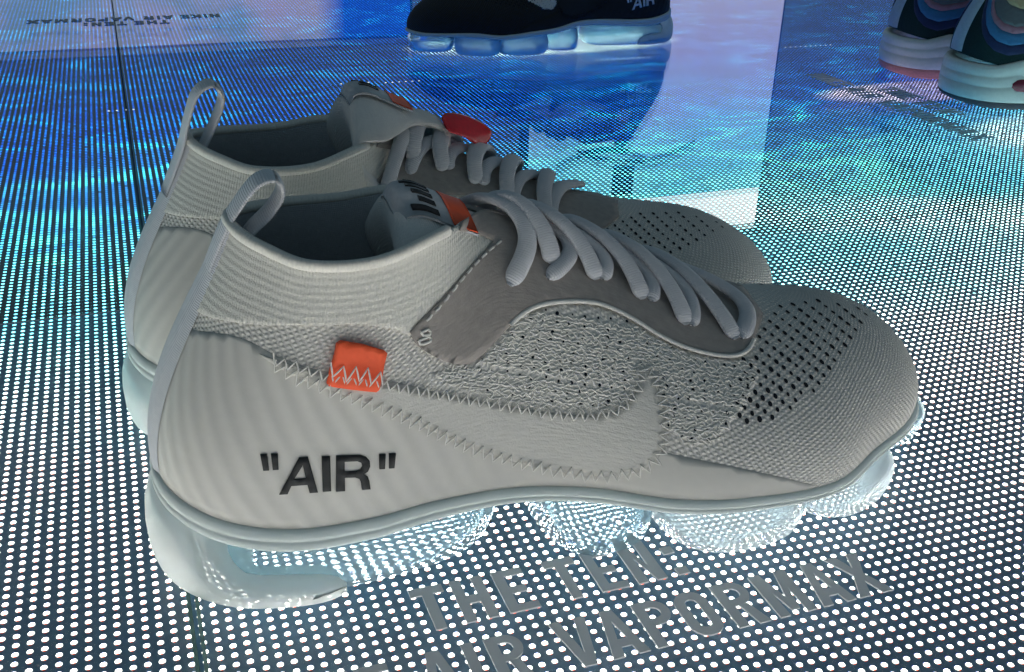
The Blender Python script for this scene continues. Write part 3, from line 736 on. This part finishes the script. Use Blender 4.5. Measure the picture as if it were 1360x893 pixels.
        mb.build('knit_strands', M['yarn'], root, kind='stuff')
    # lettering on the heel
    for polys in (AIR_UV if mir > 0 else AIR_UV_FLIP): patch('letter', polys, .62, M['print'], root, mir, 3.0, rim=.3)
    # orange tab held in the stitching
    if detail:
        tab = HP([(449,453),(452,451.5),(480,456),(507,464),(511,468),(509,480),(506,500),(502,517),(498,520),(470,517),(436,512),(433,508),(437,490),(443,470),(446,455)])
        tb = patch('side_tab', [tab], lambda u, v: 1.6+1.0*np.clip((v-np.mean([t[1] for t in tab]))*14, -.4, 1), M['orange'], root, mir, 2.0, rim=.6)
        mb = MB(); zz = HP(dense([(436,487),(460,493),(485,497),(507,501)], 12)); mb.add(*zigzag(zz, 3.0, 4.0, .26, 2.3, mir)); mb.build('zigzag_stitch', M['thread'], tb)
    # sole: rand, plate and air cushions
    nr = 220; ue = np.arange(nr)/nr; E = surf(ue, np.zeros(nr)); Tn = np.roll(E, -1, 0)-np.roll(E, 1, 0); O = np.stack([Tn[:, 1], -Tn[:, 0], 0*ue], 1); O /= np.linalg.norm(O, axis=1)[:, None]
    if np.dot(O[0], (1, 0, 0)) < 0: O = -O
    hgt = np.interp(E[:, 0], [-10, 20, 55, 95, 160, 270], [6.5, 6.2, 5.6, 3.8, 3.4, 2.0])
    sec = [(-6, .8), (.1, 1.0), (.9, .75), (1.4, .2), (1.8, -.2), (1.75, -.38), (1.35, -.44), (1.8, -.5), (1.9, -.8), (1.1, -1.0), (-7, -1.0)]
    rings = []
    for k in range(nr):
        R = []
        for a, z in sec: R.append((E[k]+O[k]*a+np.array([0, 0, z if z > 0 else z*hgt[k]]))*mv)
        rings.append(R)
    v = [p for r in rings for p in r]; f = grid_faces(nr, len(sec), True, True)
    obj('sole_rand', v, f if mir > 0 else [tuple(reversed(q)) for q in f], M['rand'], root)
    pl = []
    for k in range(0, nr, 2):
        pl.append((E[k]-O[k]*4+np.array([0, 0, -hgt[k]*.9]))*mv)
    n2 = len(pl); obj('sole_plate', pl+[(p[0], p[1], p[2]+1.2) for p in pl], [tuple(range(n2)), tuple(range(2*n2-1, n2-1, -1))]+[(k, (k+1) % n2, (k+1) % n2+n2, k+n2) for k in range(n2)], M['plate'], root, smooth=False)
    v, f = heel_unit(mir); obj('air_cushion', v, f, M['milky'], root, label='big milky cushion wrapped round the heel')
    for (cx, cy, rx, ry, zt, rot, mt, lb) in (
        (50, -16, 43, 22, 19.6, .04, 'clear', 'clear cushion under the outer heel'), (54, 20, 38, 13, 19.6, 0, 'clear', 'clear cushion under the inner heel'),
        (124, -26, 17.5, 22, 21.5, .12, 'clear', 'clear cushion under the outer arch'), (122, 14, 17, 14, 22, 0, 'clear', 'clear cushion under the inner arch'),
        (168, -36, 25, 24, 18.4, .02, 'cloudy', 'cloudy cushion under the outer ball'), (165, 18, 23, 19, 18.6, 0, 'clear', 'clear cushion under the inner ball'),
        (209, -30, 22, 24, 17, .38, 'cloudy', 'cloudy cushion under the outer toes'), (210, 24, 20, 18, 16.5, -.15, 'clear', 'clear cushion under the inner toes'),
        (245, 3, 22, 28, 15.5, .25, 'clear', 'clear cushion under the toe tip')):
        v, f = pod(cx, cy, rx, ry, zt, rot, mir=mir)
        obj('air_cushion', v, f, M[mt], root, label=lb)
    return root

# ------------------------------------------------------------------ materials
hole_m = plain('hole_shade', (0.02, 0.024, 0.03), 0.9, 0.1)
WHITE = dict(
    knit=fabric('knit_white', (0.80, 0.77, 0.71), (0.54, 0.52, 0.485), 'fuzz'), yarn=plain('yarn_white', (0.84, 0.815, 0.76), 0.9, 0.1, 0.12, 700), mesh=fabric('side_mesh_white', (0.84, 0.81, 0.75), (0.64, 0.62, 0.58), 'fuzz'),
    rib=fabric('collar_rib_white', (0.80, 0.775, 0.70), (0.64, 0.62, 0.57), 'rib'),
    film=fabric('heel_film_white', (0.70, 0.675, 0.62), (0.585, 0.565, 0.52), 'film'),
    suede=fabric('suede_grey', (0.40, 0.36, 0.33), (0.29, 0.265, 0.245), 'suede'),
    overlay=fabric('overlay_white', (0.70, 0.675, 0.62), (0.655, 0.63, 0.58), 'suede'),
    web=fabric('webbing_white', (0.74, 0.74, 0.76), (0.62, 0.63, 0.66), 'web'),
    lace=fabric('lace_white', (0.64, 0.64, 0.66), (0.54, 0.55, 0.58), 'web'),
    thread=plain('thread_white', (0.80, 0.78, 0.73), 0.8, 0.2),
    tongue=fabric('tongue_white', (0.76, 0.75, 0.72), (0.64, 0.635, 0.62), 'knit'),
    lining=fabric('lining_grey', (0.56, 0.58, 0.60), (0.42, 0.44, 0.46), 'knit'),
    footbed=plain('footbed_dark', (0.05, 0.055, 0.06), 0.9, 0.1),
    label=plain('label_white', (0.55, 0.56, 0.58), 0.6, 0.3), orange=plain('orange_print', (0.95, 0.125, 0.045), 0.6, 0.3, 0.06),
    black=plain('black_print', (0.02, 0.02, 0.022), 0.5, 0.4), print=plain('letter_black', (0.022, 0.023, 0.024), 0.55, 0.3),
    hole=hole_m,
    rand=clear_plastic('rand_plastic', (0.90, 0.96, 0.95), 0.25, 0.90, (0.86, 0.92, 0.89), trans=0.2),
    plate=clear_plastic('plate_plastic', (0.9, 0.96, 0.97), 0.2, 0.5),
    clear=clear_plastic('cushion_clear', (0.76, 0.93, 1.0), 0.04, 0.27, (0.76, 0.92, 0.97), 90, 0.2, 1.19),
    cloudy=clear_plastic('cushion_cloudy', (0.82, 0.94, 1.0), 0.12, 0.60, (0.84, 0.92, 0.94), 90, 0.15, 1.22),
    milky=clear_plastic('cushion_milky', (0.92, 0.96, 0.96), 0.18, 0.82, (0.91, 0.94, 0.92), 60, 0.15, 1.25, trans=.42))

# ------------------------------------------------------------------ the lit floor
p = PITCH_MM
X0, X1 = -60*p, 190*p
floor = obj('floor', [(X0,0,-GLASS-.35),(X1,0,-GLASS-.35),(X1,125*p,-GLASS-.35),(X0,125*p,-GLASS-.35)], [(0,1,2,3)], plain('screen_mask', (0.13, 0.27, 0.42), 0.55, 0.4, 0.1, 2500, 0.2), smooth=False, kind='structure')  # mask colour raised towards blue to paint in lens glare between lamps
fv, fq = [], []
for xa, xb, ya, yb in ((-900, 2600, 125*p+.35, 3200), (-900, X0-.1, 0, 125*p-.6), (X1+.1, 2600, 0, 125*p-.6), (-900, 2600, -700, -.1)):
    fq.append(tuple(len(fv)+k for k in range(4))); fv += [(xa,ya,-GLASS),(xb,ya,-GLASS),(xb,yb,-GLASS),(xa,yb,-GLASS)]
ff = obj('floor', fv, fq, lamp_mat('far_screen', True), smooth=False, kind='structure')
lm = lamp_mat('lamp', False)
def lamp_mesh(b, x, y, r=1.06, n=10):
    v = [(x+r*math.cos(a), y+r*math.sin(a), -GLASS-.35) for a in np.arange(n)*2*math.pi/n]
    v += [(x+r*.78*math.cos(a), y+r*.78*math.sin(a), -GLASS-.1) for a in np.arange(n)*2*math.pi/n]+[(x, y, -GLASS-.04)]
    b.add(v, [(k, (k+1) % n, n+(k+1) % n, n+k) for k in range(n)]+[(n+k, n+(k+1) % n, 2*n) for k in range(n)], [(0, 0)]*len(v))
def project(P):
    q = CR.T@(np.array(P, float)-CAM); return (680+FPX*q[0]/-q[2], 446.5-FPX*q[1]/-q[2]) if q[2] < 0 else (-9e9, 9e9)
near, rest = [], MB()
cells = []
for j in range(0, 125):
    for i in range(-60, 190):
        x, y = (i+PH[0])*p, (j+PH[1])*p; a, b = project((x, y, -GLASS))
        cells.append((a, b, x, y))
def under(a, b, x, y): return -20 < x < 275 and 225 < y < 335
vis = [c for c in cells if 0 <= c[0] <= 1360 and 0 <= c[1] <= 893 and not under(*c)]
vis.sort(key=lambda c: -c[1]); first = {(c[2], c[3]) for c in vis[:300]}
b0 = MB(); lamp_mesh(b0, 0, 0); lamp0 = None
for a, b, x, y in cells:
    if (x, y) in first:
        if lamp0 is None: lamp0 = b0.build('led_lamp', lm, floor); o = lamp0
        else: o = lamp0.copy(); C.objects.link(o)
        o.parent = floor; o.location = (x*S, y*S, 0)
    else: lamp_mesh(rest, x, y, n=8 if -40 < a < 1400 and -40 < b < 940 else 5)
rest.build('led_lamp_field', lm, floor, kind='stuff')
b1 = MB()                                               # bright marker rows of lamps further back
for xs, y in (([434+5.6*k for k in range(11)], 943), ([655+6.2*k for k in range(10)], 955), ([176+6*k for k in range(5)], 905), ([214+6*k for k in range(6)], 900), ([-14+6*k for k in range(4)], 860)):
    for x in xs: lamp_mesh(b1, x, y, .9, 8)
bo = b1.build('led_marker_row', None, ff, kind='stuff')
m_, nt_, out_ = mat('marker_lamp'); e_ = N(nt_, 'Emission'); e_.inputs['Color'].default_value = (.85, .95, 1, 1); e_.inputs['Strength'].default_value = 2.5; L(nt_, e_.outputs[0], out_.inputs[0]); bo.data.materials.append(m_); bo.location.z = 2.5*S

# glass on top, in two sheets that meet along a seam running away from the camera
gm = thin_glass('sheet_glass'); edge_m = clear_plastic('glass_edge', (0.45, 0.62, 0.58), 0.15, 0.45, (0.18, 0.30, 0.29))
def sheet(x0, x1, label, grp=None):
    t = thing('glass_sheet', label, 'glass sheet', ((x0+x1)/2, 1400, 0)); hx = (x1-x0)/2
    y0, y1, z0, z1 = -1480, 1750, -6.0, 0.0
    v = [(-hx,y0,z0),(hx,y0,z0),(hx,y1,z0),(-hx,y1,z0),(-hx,y0,z1),(hx,y0,z1),(hx,y1,z1),(-hx,y1,z1)]
    obj('pane', v, [(3,2,1,0),(4,5,6,7)], gm, t, smooth=False)
    for X in (-hx, hx):
        s = MB(); d = 1.1 if X < 0 else -1.1
        s.add([(X,y0,z0),(X+d,y0,z0),(X+d,y1,z0),(X,y1,z0),(X,y0,z1-.02),(X+d,y0,z1-.02),(X+d,y1,z1-.02),(X,y1,z1-.02)], [(0,3,7,4),(1,5,6,2),(4,7,6,5),(0,1,2,3)])
        s.build('edge', edge_m, t, smooth=False)
sheet(-900, -1.6, 'clear glass sheet left of the seam, over the blue striped lights')
sheet(-.4, 2600, 'wide clear glass sheet right of the seam, under the grey and white sneakers')

# vinyl lettering on the glass
vin, nt_, out_ = mat('vinyl_grey')                       # frosted film, faintly lit through from the lamps below
d_ = N(nt_, 'BsdfPrincipled'); d_.inputs['Base Color'].default_value = (.42, .44, .46, 1); d_.inputs['Roughness'].default_value = .45
t_ = N(nt_, 'BsdfTranslucent'); t_.inputs['Color'].default_value = (.055, .06, .065, 1); a_ = N(nt_, 'AddShader')
L(nt_, d_.outputs[0], a_.inputs[0]); L(nt_, t_.outputs[0], a_.inputs[1]); L(nt_, a_.outputs[0], out_.inputs[0])
vin_d = plain('vinyl_dark', (0.26, 0.30, 0.34), 0.5, 0.4)
ROW1 = [('T',59.1,69.2),('H',71.6,81.6),('E',84.8,94.3),('T',101.2,111.2),('E',114.0,123.2),('N',126.0,135.6),(':',139.4,143.2)]
ROW2 = [('N',5.5,15.5),('I',18.6,21.8),('K',24.8,35.4),('E',37.0,46.0),('A',53.2,64.4),('I',67.0,70.2),('R',73.6,83.6),('V',93.2,104.4),('A',105.4,116.6),('P',119.0,129.2),('O',131.4,141.8),('R',145.0,155.4),('M',158.6,171.2),('A',173.4,184.8),('X',186.0,198.2)]
def lettering(label, loc, rotz, m, k=1.0):
    t = thing('lettering', label, 'floor lettering', loc, rotz); t.scale = (k, k, 1)
    for row, y in ((ROW1, 26.4), (ROW2, 0.0)):
        for ch, a, b in row:
            v, f = flat_letter(glyph(ch, b-a, 18.6, 3.3 if ch != ':' else 3.2), a-100, y, 0.02, 0.55)
            obj('letter', v, f, m, t, smooth=False)
    return t
lettering('grey two-line lettering on the glass in front of the white sneakers', (100, 194.2, 0), 0, vin)
lettering('small dark lettering seen upside down on the glass behind the white sneakers', (12, 1222, 0), math.pi, vin_d)
lettering('foreshortened grey lettering running away beside the striped sneakers', (578, 700, 0), -math.pi/2, vin, 1.12)

# ------------------------------------------------------------------ shoes
build_knit_sneaker('knit_sneaker', 'near white knit sneaker with orange side tab and black quoted lettering', 'sneaker', FRONT, 0, 1, WHITE, 'pair of white knit sneakers')
build_knit_sneaker('knit_sneaker', 'far white knit sneaker behind its twin, red strip by its laces', 'sneaker', BACK, BACKROT, -1, WHITE, 'pair of white knit sneakers', detail=False, tdx=13, tdz=1, lab_rng=(-1, .42),
  loop=[(12,86),(19,101),(22,110),(26,119.5),(31.5,122.5),(34.5,118),(31.5,110),(27,102),(24,96)])

BLACK = dict(WHITE)
BLACK.update(knit=fabric('knit_black', (0.022, 0.022, 0.024), (0.012, 0.012, 0.014), 'fuzz'), rib=fabric('collar_rib_black', (0.02, 0.02, 0.022), (0.012, 0.012, 0.013), 'rib'),
    film=fabric('heel_film_black', (0.016, 0.016, 0.018), (0.012, 0.012, 0.013), 'film'), suede=fabric('suede_black', (0.02, 0.02, 0.02), (0.014, 0.014, 0.014), 'suede'),
    overlay=fabric('overlay_black', (0.02, 0.02, 0.02), (0.015, 0.015, 0.015), 'suede'), web=fabric('webbing_black', (0.02, 0.02, 0.02), (0.014, 0.014, 0.014), 'web'),
    lace=fabric('lace_black', (0.02, 0.02, 0.02), (0.014, 0.014, 0.014), 'web'), tongue=fabric('tongue_black', (0.02, 0.02, 0.02), (0.014, 0.014, 0.014), 'knit'),
    thread=plain('thread_black', (0.03, 0.03, 0.03), 0.8, 0.2), print=plain('letter_white', (0.72, 0.72, 0.72), 0.6, 0.3), label=plain('label_black', (0.02, 0.02, 0.02), 0.6, 0.3))
build_knit_sneaker('knit_sneaker', 'black knit sneaker on clear cushions standing behind the white pair', 'sneaker', (529, 1004, 0), math.pi+math.radians(1.5), -1, BLACK, detail=True)

def build_striped_sneaker(label, loc, rotz, mir, foot_m, M, window):
    root = thing('striped_sneaker', label, 'sneaker', loc, rotz, 'pair of striped corduroy sneakers')
    mv = np.array([1, mir, 1]); lift = np.array([0, 0, 7.0])
    fl = (lambda F: F) if mir > 0 else (lambda F: [tuple(reversed(q)) for q in F])
    obj('upper', (G+lift)*mv, GF, M['green'], root, uvs=uvmm(gu, gv))
    us = np.linspace(.262, .4905, 60)
    def zc(u):
        x = np.interp(u, [.26, .30, .36, .40, .44, .4905], [100, 80, 56, 36, 14, -8]); return np.interp(x, [-10, -7, -3, 2, 7, 12, 19, 30, 48, 100], [104, 94, 82, 70, 61, 55.5, 52, 51, 56, 76]), x
    bands = (('navy', -6.5, 0), ('blue', 0, 8), ('pink', 8, 13), ('charcoal', 13, 26), ('tan', 26, 42))
    for k, (mn, a, b) in enumerate(bands):
        for side in (0, 1):
            lo, hi = [], []
            for u in us:
                z, x = zc(u); lo.append((u, (z+a-7-30)/72)); hi.append((u, (z+b-7-30)/72))
            P = [(u, min(.985, max(.03, v))) for u, v in lo]+[(u, min(.99, max(.035, v))) for u, v in hi[::-1]]
            keep = [q for q in P]
            o = patch('stripe', [[((1-u) if side else u, v) for u, v in keep]], .9+.12*k, M[mn], root, mir, 3.0)
            o.location.z = lift[2]*S
    w = .0165; V, UVx = [], []
    for vv in np.linspace(.02, .985, 30):
        for q in np.linspace(-1, 1, 7): V.append(soff(.5+q*w, vv, [2.2 if abs(q) < .9 else .5])[0]+lift); UVx.append((q*7, vv*92))
    obj('heel_tab', np.array(V)*mv, fl(grid_faces(30, 7)), M['tab'], root, uvs=UVx)
    nr = 240; E = surf(np.arange(nr)/nr, np.zeros(nr)); Tn = np.roll(E, -1, 0)-np.roll(E, 1, 0); O = np.stack([Tn[:, 1], -Tn[:, 0], Tn[:, 0]*0], 1); O /= np.linalg.norm(O, axis=1)[:, None]
    if np.dot(O[0], (1, 0, 0)) < 0: O = -O
    zt = 37.0+np.interp(E[:, 0], [-10, 12, 30, 55, 276], [-3, -2.5, 3, 3.5, -6]); lo_ = 5.5 if window else 8.5
    sec = [(-5, .97), (.2, .985), (1.9, .965), (3.2, .86), (3.4, .70), (2.7, .665), (3.5, .63), (3.9, .42), (3.1, .385), (4.0, .35), (3.6, .06), (2.6, 0), (-8, 0)]
    rings = []
    for k in range(nr): rings.append([(E[k]*[1, 1, 0]+O[k]*a+np.array([0, 0, lo_+(zt[k]-lo_)*z]))*mv for a, z in sec])
    obj('midsole', [q for r in rings for q in r], fl(grid_faces(nr, len(sec), True, True)), M['foam'], root)
    rise = np.interp(E[:, 0], [-10, 8, 30, 240, 276], [2.6, .4, 0, 0, 5])
    sec = [(-8, 1), (2.4, 1), (3.0, .8), (2.0, .15), (1.0, 0), (-9, 0)]; rings = []
    for k in range(nr): rings.append([(E[k]*[1, 1, 0]+O[k]*a+np.array([0, 0, rise[k]+(lo_+.2-rise[k])*z]))*mv for a, z in sec])
    obj('outsole', [q for r in rings for q in r], fl(grid_faces(nr, len(sec), True, True)), foot_m, root)
    if window:
        xs = np.linspace(.362, .398, 14); V, F = [], []
        for sgn in (1,):
            e = surf(xs, np.zeros(14)); d = np.stack([np.interp((xs % 1)*nr, range(nr), O[:, c]) for c in range(3)], 1); zm = 20.0
            hh = 5.2*np.clip(1-np.abs(np.linspace(-1, 1, 14))**5, .25, 1)
            for k in range(14):
                for a, z in ((3.2, -1), (4.4, -.9), (4.9, 0), (4.4, .9), (3.2, 1)): V.append((e[k]*[1, 1, 0]+d[k]*a+np.array([0, 0, zm+hh[k]*z]))*mv)
        obj('sole_window', V, grid_faces(14, 5), M['window'], root)
    return root
cord = lambda n, c: fabric(n, c, tuple(x*.75 for x in c), 'web')
STR = dict(green=plain('felt_green', (0.018, 0.04, 0.043), 0.95, 0.1, 0.2, 900, 0.4), navy=cord('cord_navy', (0.02, 0.035, 0.11)), blue=cord('cord_blue', (0.05, 0.20, 0.42)), pink=cord('cord_pink', (0.38, 0.20, 0.27)),
    charcoal=cord('cord_grey', (0.13, 0.15, 0.17)), tan=cord('cord_tan', (0.50, 0.42, 0.26)), tab=cord('tab_light_blue', (0.46, 0.56, 0.68)),
    foam=plain('foam_white', (0.78, 0.80, 0.76), 0.7, 0.3, 0.05, 400, 0.1), window=plain('window_red', (0.22, 0.02, 0.045), 0.2, 0.6))
build_striped_sneaker('far striped corduroy sneaker with pink outsole, half hidden by its twin', (670, 805, 0), math.radians(-14), -1, plain('rubber_pink', (0.88, 0.36, 0.34), 0.7, 0.3), STR, False)
build_striped_sneaker('near striped corduroy sneaker with grey outsole and red sole window', (654, 702, 0), math.radians(-14), 1, plain('rubber_grey', (0.11, 0.11, 0.13), 0.7, 0.3), STR, True)

# red plastic tag by the laces of the far white sneaker
def on_y(x, y, yy): d = pray(x, y); t = (yy-CAM[1])/d[1]; return CAM+d*t
tp = catmull([on_y(590, 164, 368), on_y(606, 165, 370), on_y(622, 170, 372), on_y(637, 179, 374), on_y(646, 190, 375)], 20)
base = tp[0].copy(); v, f, uv = tube(tp-base, 5.0, .9, seg=12, up=(-.35, -.75, .75), taper=[.55+.45*math.sqrt(max(0, 1-abs(k/19*2-1)**4)) for k in range(20)])
tag = obj('plastic_tag', v, f, plain('plastic_red', (0.70, 0.02, 0.035), 0.35, 0.5), None, uvs=uv); tag.location = [c*S for c in base]
tag['label'] = 'curved red plastic tag sticking out of the far white sneaker\'s laces'; tag['category'] = 'plastic tag'

# the displays standing at the far side of the lit floor; the glass mirrors them
def display(name, label, x0, x1, z1, y, build):
    t = thing(name, label, 'display', ((x0+x1)/2, y, 0)); w = (x1-x0)/2
    v = [(-w,0,2),(w,0,2),(w,0,z1),(-w,0,z1)]
    m, nt, out = mat('display_picture'); tc = N(nt, 'TexCoord').outputs['Object']; sx = N(nt, 'SeparateXYZ'); L(nt, tc, sx.inputs[0])
    e = N(nt, 'Emission'); col, st = build(nt, tc, sx); L(nt, col, e.inputs[0]); e.inputs[1].default_value = st; L(nt, e.outputs[0], out.inputs[0])
    obj('picture', v, [(0,1,2,3)], m, t, smooth=False)
    b = [(-w-4,1,0),(w+4,1,0),(w+4,1,z1+4),(-w-4,1,z1+4),(-w-4,40,0),(w+4,40,0),(w+4,40,z1+4),(-w-4,40,z1+4)]
    obj('casing', b, [(0,1,2,3),(5,4,7,6),(1,5,6,2),(4,0,3,7),(3,2,6,7),(4,5,1,0)], plain('casing_black', (.02, .02, .022)), t, smooth=False)
def tall_pic(nt, tc, sx):
    n = N(nt, 'TexNoise'); n.inputs['Scale'].default_value = 9; n.inputs['Detail'].default_value = 5; n.inputs['Distortion'].default_value = .8; L(nt, tc, n.inputs['Vector'])
    z = math_n(nt, 'ADD', math_n(nt, 'MULTIPLY', sx.outputs[2], 2.0), math_n(nt, 'MULTIPLY_ADD', n.outputs['Fac'], .25, -.12))
    c = ramp(nt, z, [(0.0, (.62, .62, .80)), (.35, (.55, .55, .85)), (.55, (.50, .72, 1.0)), (.72, (.30, .85, 1.1)), (.88, (.25, .90, 1.05)), (1.0, (.3, .9, .95))])
    X, Z = sx.outputs[0], sx.outputs[2]
    for x0, z0, k, t, w in ((-.10, .345, 3.0, .006, .09), (-.03, .372, -2.0, .005, .12), (-.055, .405, 0.0, .03, .022)):
        dx = math_n(nt, 'SUBTRACT', X, x0); dz = math_n(nt, 'ABSOLUTE', math_n(nt, 'SUBTRACT', math_n(nt, 'SUBTRACT', Z, z0), math_n(nt, 'MULTIPLY', math_n(nt, 'MULTIPLY', dx, dx), k)))
        c = mixc(nt, math_n(nt, 'MULTIPLY', math_n(nt, 'LESS_THAN', dz, t), math_n(nt, 'LESS_THAN', math_n(nt, 'ABSOLUTE', dx), w)), c, (.0, .01, .05))
    top = math_n(nt, 'MULTIPLY', math_n(nt, 'GREATER_THAN', sx.outputs[2], .446), math_n(nt, 'GREATER_THAN', sx.outputs[0], -.06))
    return mixc(nt, top, c, (2.6, 2.7, 2.7)), 1.0
def low_pic(nt, tc, sx):
    n = N(nt, 'TexNoise'); n.inputs['Scale'].default_value = 8; n.inputs['Detail'].default_value = 5; L(nt, tc, n.inputs['Vector'])
    c = ramp(nt, n.outputs['Fac'], [(0.0, (.12, .40, .55)), (.42, (.30, .48, .62)), (.55, (.56, .58, .74)), (.66, (.62, .56, .72)), (1.0, (.5, .6, .7))])
    k = math_n(nt, 'MULTIPLY_ADD', sx.outputs[0], 22.0, -6.2, True)
    return mixc(nt, k, c, (.01, .13, .80)), .85
display('display_screen', 'tall display standing behind the black sneaker, mirrored as a pale column', 660, 1150, 520, 1700, tall_pic)
display('display_screen', 'low wide display at the back left, mirrored as a pale band', -420, 448, 124, 1700, low_pic)
